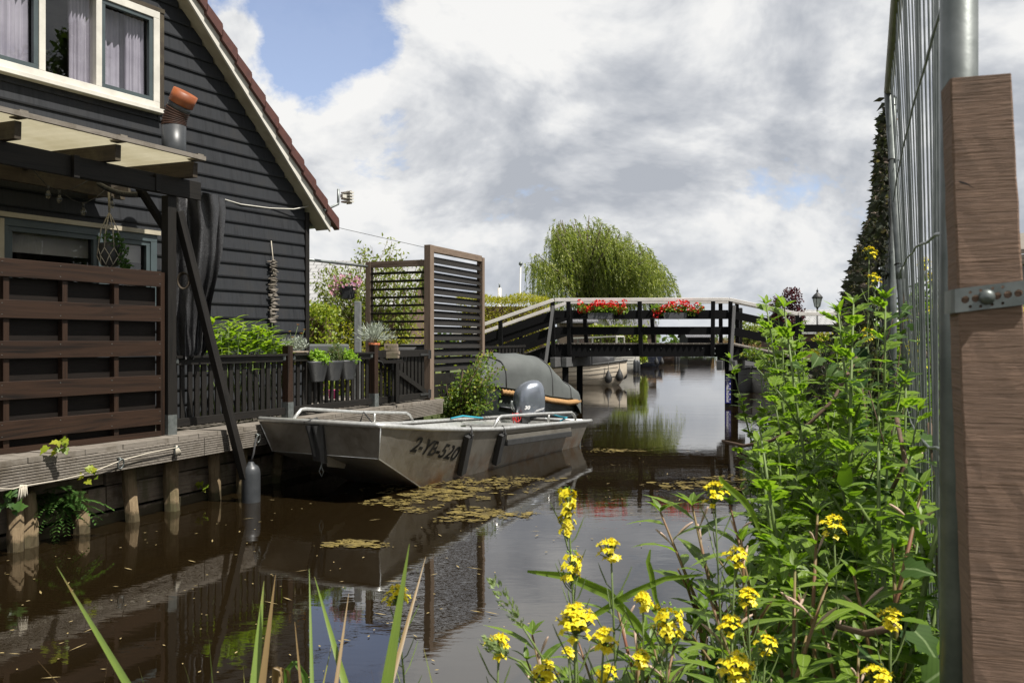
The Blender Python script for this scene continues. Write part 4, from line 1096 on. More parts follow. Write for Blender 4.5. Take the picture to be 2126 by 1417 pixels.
# bow fender pads
m=MB()
for dt in (-.075,.02):
    rows=[]
    for z,o in ((.83,-.045),(.72,-.03),(.58,-.01),(.47,.0)):
        rows.append([B(o+.03-.075*math.sin(math.pi*k/8)+( .85-z)*.25-.02,.86+dt+.085*(k/8),z) for k in range(9)])
    m.grid(rows)
m.prism([B(-.03,.98,.82),B(-.04,.80,.82),B(.06,.83,.42),B(.07,.96,.42)][::-1],Ba*.04)
m.prism([B(-.05,.80,.84),B(-.02,.76,.84),B(.07,.80,.40),B(.04,.83,.40)][::-1],Ba*.05)
m.build('bow_fender',M['rubber'],wb)
m=MB(); m.tube([B(.10,.86,.42),B(.10,.87,.36),B(.11,.85,.30),B(.12,.88,.24),B(.10,.90,.30),B(.10,.87,.38)],.007,6); m.build('bow_shackle',M['galv'],wb)
m=MB()
m.prism([B(.10,.80,.485),B(.12,.80,.36),B(.42,.80,.30),B(.45,.80,.345)],Bw*.012); m.build('keel_fin',M['alu'],wb)
# side fenders: straight from the hull side plane
def Sd(s,f,o=0.0):      # point on the right side: f=0 gunwale, 1 chine
    i,zc=chine(s); st=(s-.10)/5.75*6.0; g=B(st,0,lerp_tab(gz,st)); c=B(s,i,zc)
    n=(c-g).cross(Ba).normalized(); n = n if n.dot(Bw)<0 else -n
    return g+(c-g)*f+n*o
for s0,f1 in ((1.90,.72),(2.78,.66)):
    m=MB(); m.beam(Sd(s0,.06,.035),Sd(s0+.10,f1,.04),.13,.07,up=-Bw); m.build('side_fender',M['rubber'],wb,bevel=.006)
    m=MB(); m.tube([Sd(s0,.09,.07),Sd(s0,.0,.06),B(s0+.05,0,lerp_tab(gz,s0)+.05),B(s0+.05,.05,lerp_tab(gz,s0)-.03)],.012,6); m.build('lashing',M['blackcord'],wb)
m=MB(); m.beam(Sd(2.92,.24,.045),Sd(5.1,.26,.045),.085,.09,up=-Bw); o=m.build('rubbing_strake',M['rubber'],wb,bevel=.01)
m=MB(); m.beam(Sd(2.92,.16,.045),Sd(5.1,.17,.045),.09,.012,up=-Bw); m.build('strake_cap',M['alu'],wb)
m=MB(); m.tube([B(.45,0,.80),B(.5,.05,.83),B(.9,.3,.62),B(1.4,.8,.56)],.01,6); m.tube([B(1.9,BW,.66),B(1.95,BW-.02,.80),B(2.1,BW-.1,.6),B(2.4,BW-.3,.45)],.012,6); m.tube([B(.03,1.0,.88),B(-.05,.98,.86),B(-.05,.9,.88),B(.04,.88,.9)],.014,6); m.build('mooring_rope',M['blackcord'],wb)
m=MB(); m.tube([B(4.9,.05,.5),B(5.3,.1,.52),B(5.6,.35,.5),B(5.7,.6,.54),B(5.9,.8,.5)],.012,6); m.tube([B(4.2,BW-.05,.53),B(4.5,BW-.1,.55),B(4.8,BW-.3,.5)],.014,6); m.build('blue_rope',M['bluecord'],wb)
# registration: on the side panel
p0=Sd(.74,.46,.014); px_=(Sd(1.6,.46,.014)-p0); py_=(Sd(.9,.1,.006)-Sd(.9,.6,.006))
reg_=text_part('2-YB-520',.265,p0,px_,py_,M['blacktext'],wb,'registration_number',shear=.28,depth=.001,bold=.006,sx=1.08)
for v_ in reg_.data.vertices:
    w_=v_.co+wb.location; h_=hull_bvh.ray_cast(w_-Bw*.6,Bw)
    if h_[0] is not None: v_.co=h_[0]-Bw*.0045-wb.location
# outboard
mf=V((-.88,-.47,0)).normalized(); ms=V((mf.y,-mf.x,0)); ms = ms if ms.y<0 else -ms
MO=B(6.02,1.12,0)
def O(f,s,z): return MO+mf*f+ms*s+V((0,0,z))
rows=[]; 
ring=[(.45,-.03,.20,.13),(.47,-.02,.235,.155),(.52,-.01,.255,.17),(.60,0,.268,.178),(.70,.0,.27,.18),(.80,.0,.268,.178),(.88,-.005,.255,.168),(.95,-.015,.225,.148),(1.01,-.03,.175,.115),(1.05,-.045,.11,.07),(1.065,-.05,.03,.02)]
for z,cx,a,b in ring:
    rr=[]
    for k in range(32):
        an=2*math.pi*k/32; e_=.72
        f=cx+a*math.copysign(abs(math.cos(an))**e_,math.cos(an)); s=b*math.copysign(abs(math.sin(an))**e_,math.sin(an))
        rr.append(O(f*1.06,s*1.06,z+f*(-.10 if z>.6 else -.04)))
    rows.append(rr)
m=MB(); m.grid(rows,closed=True); m.poly(rows[0]); m.poly(rows[-1]); om=m.build('outboard_motor',M['cowl'],wb)
m=MB(); m.tube([O(.262*math.cos(a)+0,.172*math.sin(a),.485+.0) for a in [2*math.pi*k/24 for k in range(25)]],.012,6,cap=False); m.build('cowl_seal',M['rubber'],om)
m=MB(); m.beam(O(-.02,0,.46),O(-.06,0,-.2),.20,.15,up=ms); m.beam(O(.12,0,.42),O(.12,0,.15),.22,.14,up=ms); m.beam(O(.20,0,.40),O(.05,0,.40),.24,.10,up=(0,0,1)); m.build('leg_bracket',M['rubber'],om)
m=MB(); m.tube([O(.24,-.02,.52),O(.33,.02,.60),O(.37,.03,.68),O(.36,.04,.73)],[.03,.03,.026,.018],8); m.tube([O(.22,.08,.50),O(.36,.10,.47),O(.40,.10,.40)],.028,8); m.lathe([(.05,-.05),(.06,0),(.05,.05)],O(.33,.10,.46),10,axis=ms); m.build('tiller_handle',M['galv'],om)
m=MB(); 
for k in range(3): m.tube([O(.40-.05*k,.14,.52),O(.41-.05*k,.17,.43),O(.38-.05*k,.15,.33)],.010,6)
m.tube([O(.33+.07*math.cos(a*.5),.175,.45+.07*math.sin(a*.5)) for a in range(14)],.008,5); m.build('red_levers',solid('red_plastic_lever',(.55,.02,.02),(.45,.02,.02),rough=.4),om)
q0=O(.20,.1965,.585); text_part('30',.085,q0,-mf,V((0,0,1)),M['lettering'],om,'power_number',shear=.25,depth=.002,bold=.004,sx=1.2)
m=MB()
for k,(a,b) in enumerate(((.0,-.19),(-.03,-.2))): m.beam(O(a,.193,.535+.022*k),O(b,.186,.575+.022*k),.004,.008)
m.build('stripe',M['lettering'],om)

# ================================================================== COVERED TENDER
def hull_rows(org,ax,L,beam,zt,keel=-.25,full=1.0,sternw=.72,n=16,round_stern=False):
    sd=V((-ax.y,ax.x,0)); rows=[]
    for k in range(n+1):
        f=k/n
        hw=beam/2*min(1,(1-(1-min(1,f/.5))**2.3)) if f<.5 else beam/2*(1-(1-sternw)*((f-.5)/.5)**(2 if not round_stern else 5))
        if round_stern and f>.9: hw*=math.sqrt(max(.02,1-((f-.9)/.1)**2))
        hw=max(hw,.012); z=lerp_tab(zt,f); zk=keel+(max(0,.12-f)/.12)**1.6*(zt[0][1]-keel)*.55
        row=[]
        for (a,b) in ((1,0),(.985,.25),(.94,.5),(.82,.75),(.5,.94),(0,1)):
            row.append((a*hw,z+(zk-z)*b))
        full_=[org+ax*(L*f)+sd*x+V((0,0,zz)) for x,zz in row]+[org+ax*(L*f)-sd*x+V((0,0,zz)) for x,zz in row[:-1][::-1]]
        rows.append(full_)
    return rows
def gun(rows,side,dz=0): i=0 if side>0 else -1; return [r[i]+V((0,0,dz)) for r in rows]
tA=V((.48,.877,0)).normalized(); tO=V((-.77,15.30,0)); tL=3.4
td=thing('covered_tender','dark tender under a grey canvas cover with thick rope fender, moored before the bridge','boat',tO+tA*2.4)
zt=[(0,1.0),(.2,.88),(.45,.72),(.7,.62),(1,.60)]
rows=hull_rows(tO,tA,tL,1.62,zt,round_stern=True,n=24)
m=MB(); m.grid(rows); m.build('hull',solid('dark_green_black_hull',(.018,.022,.022),(.03,.035,.034),rough=.18,scale=3,bmp=0),td)
m=MB(); 
for sd_ in (1,-1):
    pts=gun(rows,sd_,-.09); sdv=V((-tA.y,tA.x,0))*sd_*.04
    pp_=[p+sdv for p in pts[3:-1]]; base=len(m.v)
    dense=[]
    for a,b in zip(pp_[:-1],pp_[1:]):
        for j in range(10): dense.append(a+(b-a)*j/10)
    m.tube(dense,[.05+.009*math.sin(i*1.6) for i in range(len(dense))],10)
m.build('rope_fender',M['rope'],td)
ct=[(0,1.0),(.08,1.25),(.16,1.47),(.25,1.53),(.46,1.50),(.52,1.44),(.70,1.06),(.76,.98),(.9,.88),(.97,.76),(1,.60)]
m=MB(); crow=[]
sdv=V((-tA.y,tA.x,0)); n=40
for k in range(n+1):
    f=k/n; kk=min(int(f*24),23); r0=rows[kk]; r1=rows[kk+1]; ff=f*24-kk
    g1=r0[0]+(r1[0]-r0[0])*ff; g2=r0[-1]+(r1[-1]-r0[-1])*ff; c=(g1+g2)/2; hw=(g1-g2).length/2+.03+(.07*min(1,max(0,(f-.80)/.06))); zr=lerp_tab(ct,f); z0=g1.z-(.0 if f<.78 else .34*min(1,(f-.78)/.1)); row=[]
    for j in range(21):
        a=math.pi*j/20; x=math.cos(a); e_=.46
        y=math.copysign(abs(x)**.72,x)*hw; zz=z0+(zr-z0)*(math.sin(a)**e_ if 0<j<20 else 0)
        wr=.012*math.sin(f*47+j*1.3)+.01*math.sin(f*23-j*.7)
        row.append(c*1.0+sdv*(y)+V((0,0,zz-c.z+wr*(0 if j in(0,20) else 1))))
    crow.append(row)
m.grid(crow); m.build('canvas_cover',M['canvas'],td)
m=MB()
for f0 in (.16,.50,.765):
    i=int(f0*n); m.tube([p+V((0,0,.012)) for p in crow[i]],.012,5)
m.build('cover_seam',M['blackcanvas'],td)
m=MB()
for sd_ in (1,-1): m.tube([p+sdv*sd_*.01 for p in gun(rows,sd_,-.36)[3:-1]],.018,6)
m.build('rubbing_strip',M['fender'],td)
# ================================================================== BRIDGE
bu=V((1,-.06,0)).normalized(); bw_=V((.36,.933,0)).normalized(); B0_=V((1.139,23.2,0)); BWd=1.45
def G(u,w,z): p=B0_+bu*u+bw_*w; return V((p.x,p.y,z))
UE=4.68
def lift(u):      # height of the deck along the bridge
    if u<0: return u*.345
    if u>UE: return -(u-UE)*.215
    return 0
bg_=thing('footbridge','black wooden arched footbridge with white handrails over the canal','bridge',G(2.3,.7,0))
segs=[(-3.1,0),(0,UE),(UE,9.2)]
m=MB()
for a,b in segs:
    n=int((b-a)/.148)
    for k in range(n):
        u=a+(b-a)*(k+.5)/n; sl_u=(lift(u+.01)-lift(u-.01))/.02
        m.beam(G(u,-.09,1.69+lift(u)),G(u,BWd+.09,1.69+lift(u)),(b-a)/n-.014,.035,up=V((0,0,1))-bu*sl_u)
m.build('deck_planks',M['oldwood'],bg_)
for w in (.0,BWd):
    for a,b in segs:
        o_a=.0 if a!=0 else .004; hz=.33
        m=MB(); m.beam(G(a+.01,w,1.505+lift(a+.001)),G(b-.01,w,1.505+lift(b-.001)),.10,.325); m.build('side_beam',M['bridgeblack'],bg_)
    wo=-.06 if w==0 else BWd+.06
    for z in (2.49,2.045):
        for a,b in segs:
            bb=b if b<9 else 6.55
            m=MB(); m.beam(G(a+.005,wo*.35 if w==0 else BWd+.02,z+lift(a+.001)),G(bb-.005,wo*.35 if w==0 else BWd+.02,z+lift(bb-.001)),.035,.205); m.build('parapet_board',M['bridgeblack'],bg_)
    hw=.02 if w==0 else BWd-.02
    for a,b in segs:
        bb=b if b<9 else 6.5
        m=MB(); m.beam(G(a+.012,hw,2.875+lift(a+.001)),G(bb-.012,hw,2.875+lift(bb-.001)),.17,.095); m.build('handrail',M['railwhite'],bg_,bevel=.008)
    if w==0:
        m=MB(); m.beam(G(6.51,hw,2.875+lift(6.5)),G(9.6,hw,2.875+lift(6.5)+.015),.17,.095); m.build('handrail',M['railwhite'],bg_,bevel=.008)
        for z in (2.49,2.045): m=MB(); m.beam(G(6.51,-.02,z+lift(6.5)),G(9.6,-.02,z+lift(6.5)),.035,.205); m.build('parapet_board',M['bridgeblack'],bg_)
    for u in (-2.9,-1.45,-.03,.40,2.32,4.28,UE+.06,6.5,8.4):
        wp_=-.075 if w==0 else BWd+.075
        zb=1.40+lift(min(u,6.5)) if u<9 else 1.4
        lean=.05 if w==0 else -.05
        m=MB(); m.beam(G(u+.06*(1 if u<3 else 0),wp_-lean*1.2,zb),G(u,wp_+lean,2.83+lift(min(u,6.5))),.105,.075,up=bw_); m.build('parapet_post',M['bridgeblack'],bg_)
m=MB()
for u in (.42,2.33,4.29): 
    for dz in (0,-.14): m.lathe([(.016,0),(.014,.01),(0,.014)],G(u+.05,-.125,1.56+dz),8,axis=-bw_)
for u in (1.0,2.05,2.9,4.0): m.lathe([(.016,0),(.014,.01),(0,.014)],G(u,-.052,1.55+.02*math.sin(u*5)),8,axis=-bw_)
m.build('bolt_heads',M['galv'],bg_)
for u in (.30,UE+.0):
    for w in (.04,BWd-.05):
        m=MB(); m.beam(G(u,w,-.5),G(u,w,1.34),.18,.17,up=bu); m.build('pier_post',M['bridgeblack'],bg_)
    for du in ((-.17,.17) if u>3 else (-.16,.14)):
        m=MB(); m.beam(G(u+du,-.55,1.20 if u<3 else 1.12),G(u+du,BWd+.55,1.20 if u<3 else 1.12),.14,.25); m.build('cross_beam',M['bridgegrey' if u<3 else 'bridgegrey'],bg_,bevel=.004)
    m=MB(); m.beam(G(u-.28,.0,1.30),G(u+.25,.0,1.30),.2,.12); m.build('pad_beam',M['bridgeblack'],bg_)
    for sgn in (-1,1):
        wb0=-.50 if sgn<0 else BWd+.50; wt=-.09 if sgn<0 else BWd+.09
        du=-.32 if u<3 else .16
        m=MB(); m.beam(G(u+du-.05,wb0,1.12 if u<3 else .98),G(u+du+(.03 if u<3 else 0),wt,2.70),.13,.08,up=bu); m.build('strut',M['bridgegrey'],bg_)
gs=thing('water_gauge','blue water level gauge with white scale on the right bridge pier','gauge',G(UE,-.06,.6))
m=MB(); gz0_=.10; m.prism([G(UE-.075,-.062,gz0_),G(UE+.07,-.062,gz0_),G(UE+.07,-.062,.82),G(UE-.075,-.062,.82)],bw_*.012); m.build('plate',M['bluepaint'],gs)
m=MB()
for k in range(20): 
    z=gz0_+.03+k*.028; m.prism([G(UE-.04,-.066,z),G(UE+(.01 if k%5 else .03),-.066,z),G(UE+(.01 if k%5 else .03),-.066,z+.014),G(UE-.04,-.066,z+.014)],bw_*.003)
m.prism([G(UE-.04,-.066,gz0_+.02),G(UE-.032,-.066,gz0_+.02),G(UE-.032,-.066,gz0_+.60),G(UE-.04,-.066,gz0_+.60)],bw_*.0035)
m.build('scale_marks',M['lettering'],gs)
text_part('PEIL',.055,G(UE-.055,-.067,.755),bu,V((0,0,1)),M['lettering'],gs,'gauge_lettering',bold=.002)
text_part('SCHAAL',.042,G(UE-.07,-.067,.70),bu,V((0,0,1)),M['lettering'],gs,'gauge_lettering',bold=.002,sx=.75)
for k,(z,tx) in enumerate(((.60,'4'),(.46,'5'),(.32,'6'),(.18,'7'))): text_part(tx,.06,G(UE+.035,-.067,z),bu,V((0,0,1)),M['lettering'],gs,'gauge_number',bold=.003)
# geranium boxes
for i,(ua,ub,fa,fb,lb) in enumerate(((.98,1.66,.72,2.0,'black flower box of red geraniums left of the middle bridge post'),(3.0,3.62,2.72,4.0,'black flower box of red geraniums right of the middle bridge post'))):
    fx=thing('flower_box',lb,'flower box',G((ua+ub)/2,-.2,2.38),'flower boxes on the bridge railing')
    m=MB(); m.prism([G(ua+.02,-.10,2.36),G(ub-.02,-.10,2.36),G(ub,-.08,2.52),G(ua,-.08,2.52)],-bw_*.17); m.build('box',M['pot'],fx,bevel=.006)
    cl=[]
    for k in range(8): f=(k+.5)/8; cl.append((G(fa+(fb-fa)*f,-.16+uni(-.04,.04),2.58+uni(-.03,.05)),(.14,.12,.11)))
    m=MB(); foliage(m,clump_fn(cl),650,.075,.065,1); m.build('foliage',M['birch'] if 0 else M['weed2'],fx)
    m=MB()
    for k in range(22):
        f=(k+uni(0,1))/22; q=G(fa+(fb-fa)*f,-.20+uni(-.06,.05),2.66+uni(-.10,.15)-(.16 if (i==1 and f<.15) else 0))
        for j in range(26):
            d=rdir(.1); m.leaf(q+d*.05,d+rdir()*.5,d,.05,.05,1,.1,.1)
    m.build('blossoms',M['redpetal'],fx)

# ================================================================== MOORED BOATS BEYOND
def moored(name,label,org,ax,L,beam,zt,hmat,cover=None,fenders=(),rub=None,fmat='rubber',cabin=None):
    ax=V(ax).normalized(); r=hull_rows(org,ax,L,beam,zt,n=18)
    root=thing(name,label,'boat',org+ax*(L/2),'boats moored along the canal beyond the bridge')
    m=MB(); m.grid(r); m.poly(r[-1]); m.build('hull',M[hmat] if isinstance(hmat,str) else hmat,root)
    m=MB()
    for sd in (1,-1): m.tube(gun(r,sd,-.03),.045,6)
    m.build('gunwale',M[rub or 'rubber'],root)
    m=MB()
    for dz in (-.25,-.42,-.60):
        for sd in (1,-1):
            i_=1 if dz==-.25 else 2
            pts=[]
            for row in r[1:]:
                zt_=row[0].z; h=zt_-row[5].z; f=-dz/h if h>0 else 0; k=min(4,int(f*4)); a=row[k] if sd>0 else row[-1-k]; b=row[k+1] if sd>0 else row[-2-k]; ff=f*4-k
                c=row[5]; p=a+(b-a)*min(1,ff); pts.append(p+(p-V((c.x,c.y,p.z))).normalized()*.004)
            m.tube(pts,.008,4)
    m.build('plank_lines',M['rubber'],root)
    if cover:
        f0,f1,zr,cm=cover; rows=[]; sdv=V((-ax.y,ax.x,0))
        for k in range(13):
            f=f0+(f1-f0)*k/12; i=min(17,int(f*18)); a=r[i][0]; b=r[i][-1]; c=(a+b)/2; hw=(a-b).length/2*.97; h=zr*min(1,math.sin(math.pi*min(.5,(k+.3)/7))+.05)
            if k>10: h*=.75
            rows.append([V((c.x,c.y,0))+sdv*(hw*math.copysign(abs(math.cos(math.pi*j/12))**.5,math.cos(math.pi*j/12)))+V((0,0,c.z+h*math.sin(math.pi*j/12)**.5 if 0<j<12 else c.z)) for j in range(13)])
        m=MB(); m.grid(rows); m.poly(rows[0]); m.poly(rows[-1]); m.build('cover',M[cm],root)
    if cabin:
        f0,f1,h=cabin; i=int(f0*18); j=int(f1*18); sdv=V((-ax.y,ax.x,0))
        c0=(r[i][0]+r[i][-1])/2; c1=(r[j][0]+r[j][-1])/2; w2=beam*.36
        m=MB(); m.prism([c0+sdv*w2,c1+sdv*w2,c1-sdv*w2,c0-sdv*w2],V((0,0,h*.35))); m.prism([c0+sdv*w2*1.05+V((0,0,h)),c1+sdv*w2*1.05+V((0,0,h)),c1-sdv*w2*1.05+V((0,0,h)),c0-sdv*w2*1.05+V((0,0,h))],V((0,0,.08)))
        for q in (c0,c0+(c1-c0)*.5,c1):
            for s_ in (-1,1): m.beam(q+sdv*w2*s_+V((0,0,h*.3)),q+sdv*w2*s_*.98+V((0,0,h+.02)),.09,.07)
        cb=m.build('cabin',M['white'],root)
        m=MB(); m.prism([c0+sdv*w2*.97+V((0,0,h*.35)),c1+sdv*w2*.97+V((0,0,h*.35)),c1-sdv*w2*.97+V((0,0,h*.35)),c0-sdv*w2*.97+V((0,0,h*.35))],V((0,0,h*.65))); m.build('cabin_window',M['glass'],cb)
    for (px,py,D,sz) in fenders:
        q=P(px,py,D); m=MB(); m.lathe([(.01,.30),(.03,.27),(.05,.22),(.12,.08),(.155,-.04),(.14,-.14),(.08,-.21),(.01,-.23)] if sz==1 else [(.01,.45),(.03,.42),(.10,.36),(.12,.25),(.12,-.25),(.08,-.33),(.01,-.36)],q,14); m.tube([q+V((0,0,.28)),q+V((0,0,.62))],.012,5)
        m.build('fender',M[fmat],root)
    return root
cream=solid('cream_hull_paint',(.62,.53,.42),(.70,.62,.50),rough=.35,scale=2,bmp=0)
moored('sloop','cream planked sloop with a black cover and three dark ball fenders',V((4.62,34.3,0)),(-.93,.36,0),5.6,2.1,[(0,1.02),(.2,.86),(.5,.74),(1,.72)],cream,(.12,.98,.85,'blackcanvas'),[(1263,783,34.0,1),(1286,779,34.2,1),(1295,775,34.6,1)])
moored('cabin_boat','small white cabin boat with long blue fenders at its bow',V((7.35,49.2,0)),(-.9,.42,0),5.2,2.0,[(0,1.1),(.3,.98),(1,.85)],'white',None,[(1319,761,48.8,2),(1325,762,49.2,2)],rub='white',fmat='bluefender' if 0 else 'fender',cabin=(.25,.8,1.0))
moored('motor_launch','dark navy launch with a tan rope rim and red waterline',V((10.4,59,0)),(-.95,.3,0),5.0,2.0,[(0,.95),(.3,.85),(1,.8)],solid('navy_hull',(.012,.016,.03),(.02,.024,.035),rough=.3),(.15,.98,.6,'blackcanvas'),[(1363,750,58.5,1),(1374,750,59.0,1)],rub='rope')
moored('motor_launch','dark varnished launch farthest along the moored row, with hanging fenders',V((14.0,71,0)),(-.95,.3,0),5.5,2.1,[(0,1.05),(.3,.9),(1,.8)],solid('brown_hull',(.03,.02,.014),(.05,.03,.02),rough=.3),(.2,.9,.3,'canvas'),[(1403,746,70.5,2),(1408,745,71,2)],rub='rope')
# dark boat moored on the right under the bridge ramp
moored('motor_launch','black boat lying in the shade behind the right bridge pier',V((8.15,29.0,0)),(.35,.94,0),4.8,1.7,[(0,.9),(.3,.75),(1,.65)],'rubber',(.2,.95,.5,'blackcanvas'),())

# ================================================================== BACKGROUND LEFT
def hedge(name,label,x0,x1,y0,y1,z0,z1,n,L,W,mat,cat='hedge'):
    root=thing(name,label,cat,((x0+x1)/2,(y0+y1)/2,z0))
    m=MB()
    for k in range(n):
        f=rnd.random()
        p=V((uni(x0,x1),uni(y0,y1),uni(z0,z1)))
        q=rnd.random()
        if q<.55: p.y=y0+uni(-.08,.12)
        elif q<.8: p.z=z1+uni(-.12,.09+.07*math.sin(p.x*4)); 
        elif q<.9: p.x=x1+uni(-.12,.06)
        d=rdir(.5); 
        if q<.55: d.y-=.6
        m.leaf(p,d,rdir(.4)+V((0,-.5,0)),L*uni(.7,1.3),W*uni(.7,1.3),1,.2,.3)
    m.build('leaves',M[mat],root)
    m=MB(); m.box(V(((x0+x1)/2,(y0+y1)/2+.04,(z0+z1)/2-.1)),(x1-x0)-.25,(y1-y0)-.3,(z1-z0)-.3); 
    for k in range(6): x=x0+(x1-x0)*(k+.5)/6; m.tube([V((x,(y0+y1)/2,.4)),V((x,(y0+y1)/2,z1-.2))],.03,5)
    m.build('branches',M['twig'],root); return root
hedge('hedge','glossy green clipped hedge between the house corner and the grey pillar',-5.6,-3.55,16.6,17.6,.45,2.42,5200,.075,.05,'hedge')
shrub('golden_shrub','golden yellow-green bushy shrub behind the louvred screen','shrub',(-2.6,17.6,.45),[((-3.2,17.3,1.5),(.55,.4,.7)),((-2.6,17.5,1.3),(.6,.4,.7)),((-1.9,17.6,1.4),(.6,.4,.75)),((-2.9,17.4,.9),(.7,.4,.5)),((-2.0,17.5,.8),(.7,.4,.5))],5200,.06,.022,'hedgey',stems=10)
hedge('conifer_hedge','yellow-green clipped conifer hedge left of the bridge ramp',-1.7,1.15,26.6,27.8,.45,3.1,9000,.10,.03,'hedgey')
# open shrub tree
tr=thing('shrub_tree','open small-leaved shrub tree with upright twigs behind the louvred screen','tree',(-3.2,19.6,.45))
m=MB(); lv=MB()
for k in range(70):
    b=V((-3.2+uni(-.8,.8),19.6+uni(-.3,.3),.5)); tx=uni(640,882); ytop=(482+abs(tx-800)*.55+uni(0,40)) if tx<800 else (482+(tx-800)*.8+uni(0,40)); e=P(tx,ytop+uni(0,110)*(k%3>0),19.6+uni(-.6,.6))
    md=b+(e-b)*.5+V((uni(-.15,.15),0,.12)); pts=[b,md,e]; m.tube(pts,[.022,.013,.004],5)
    for j in range(95):
        f=uni(.22,1.0)**.8; p=(b+(md-b)*f*2) if f<.5 else (md+(e-md)*(f-.5)*2)
        p=p+V((uni(-.14,.14),uni(-.12,.12),uni(-.1,.1))); d=rdir(.6); lv.leaf(p,d,rdir(.4),uni(.08,.12),uni(.04,.06),1,.2,.3)
m.build('branches',M['twig'],tr); lv.build('leaves',M['shrub'],tr)
# birch-like bush at the end of the deck
bb=V((-.86,14.55,.35))
bt=thing('young_bush','leafy young bush at the end of the deck between metal boat and louvred screen','bush',bb)
m=MB(); lv=MB(); D0=14.5
for (x0,y0,x1,y1) in ((955,868,1015,728),(955,868,1000,735),(950,868,960,765),(945,868,935,800),(950,866,920,835),(955,868,1035,760),(960,868,1028,800),(960,868,1010,775),(965,868,1020,830),(950,868,985,770),(940,868,950,800),(960,870,1000,840),(945,868,915,850)):
    for q in range(3):
        dD=uni(-.25,.25); b=P(x0,y0,D0); e=P(x1+uni(-10,10),y1+uni(-4,10),D0+dD); md=(b+e)/2+V((uni(-.06,.06),uni(-.06,.06),.06)); m.tube([b,md,e],[.012,.008,.003],5)
        for j in range(64):
            f=uni(.12,1); p=(b+(md-b)*f*2) if f<.5 else (md+(e-md)*(f-.5)*2)
            p=p+V((uni(-.12,.12),uni(-.12,.12),uni(-.09,.07))); d=rdir(-.1); lv.leaf(p,d,rdir(.5),uni(.05,.08),uni(.035,.052),1,.15,.2)
m.build('branches',M['twig'],bt); lv.build('leaves',M['birch'],bt)
# bungalow behind the hedges
def house2(name,label,x0,x1,y,depth,zb,ze,zr,wm,rm_,ridge='x',group=None):
    root=thing(name,label,'house',((x0+x1)/2,y,zb),group)
    m=MB(); m.prism([(x0,y,zb),(x1,y,zb),(x1,y+depth,zb),(x0,y+depth,zb)],V((0,0,ze-zb)))
    o=.25
    if ridge=='x':
        for xx in (x0,x1): m.poly([(xx,y,ze),(xx,y+depth,ze),(xx,y+depth/2,zr-.05)])
        wl=m.build('wall',wm,root); r=MB(); s=(zr-ze)/(depth/2); zo=ze-o*s
        r.prism([(x0-o,y-o,zo),(x1+o,y-o,zo),(x1+o,y+depth/2,zr),(x0-o,y+depth/2,zr)],V((0,0,.08))); r.prism([(x0-o,y+depth/2,zr),(x1+o,y+depth/2,zr),(x1+o,y+depth+o,zo),(x0-o,y+depth+o,zo)],V((0,0,.08)))
    else:
        xm=(x0+x1)/2
        for yy in (y,y+depth): m.poly([(x0,yy,ze),(x1,yy,ze),(xm,yy,zr-.05)])
        wl=m.build('wall',wm,root); r=MB(); s=(zr-ze)/((x1-x0)/2); zo=ze-o*s
        r.prism([(x0-o,y-o,zo),(xm,y-o,zr),(xm,y+depth+o,zr),(x0-o,y+depth+o,zo)],V((0,0,.08))); r.prism([(xm,y-o,zr),(x1+o,y-o,zo),(x1+o,y+depth+o,zo),(xm,y+depth+o,zr)],V((0,0,.08)))
    r.build('roof',rm_,root); return root
def win2(root,x0,x1,y,z0,z1):
    m=MB(); w=.07
    for a,b in (((x0,y-.04,z0),(x1,y-.04,z0)),((x0,y-.04,z1),(x1,y-.04,z1))): m.beam(a,b,.06,w)
    for x in (x0,(x0+x1)/2,x1): m.beam((x,y-.041,z0),(x,y-.041,z1),.06,w,up=(1,0,0))
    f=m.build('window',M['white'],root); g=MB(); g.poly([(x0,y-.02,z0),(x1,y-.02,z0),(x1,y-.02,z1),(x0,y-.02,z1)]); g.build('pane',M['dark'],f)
brick=solid('brown_brick',(.14,.085,.06),(.10,.06,.045),rough=.9,scale=9)
hb_=house2('bungalow','low bungalow with a pale grey tiled roof beyond the hedge',-13.0,-3.6,29,7,.45,2.95,4.75,brick,M['greyroof'])
win2(hb_,-5.95,-5.2,29,1.9,2.75)
greyw=solid('brown_shed_boards',(.10,.075,.055),(.075,.055,.04),rough=.85,scale=5)
house2('brown_shed','plain brown wooden shed seen under the willow through the bridge rails',3.0,5.2,54,3,.45,3.0,3.5,greyw,M['darkroof'])
h_=house2('garden_house','small cream gabled house front seen through the bridge rails left of the middle post',6.4,8.0,70,5,.45,3.0,4.4,M['white'],M['soffit'],ridge='y')
h_=house2('brick_house','low brown house with white windows beyond the bridge deck',8.6,13.2,78,6,.45,2.9,4.0,greyw,M['darkroof'])
win2(h_,10.0,11.5,78,1.5,2.7)
house2('black_barn','black barn on the far bank seen between the bridge rails right of the willow',24.3,28.0,118,6,.45,2.4,3.6,M['bridgeblack'],M['darkroof'])
hedge('hedge','bright green hedge below the willow beyond the bridge deck',4.8,8.2,52,53,.45,2.6,2600,.16,.11,'hedge')
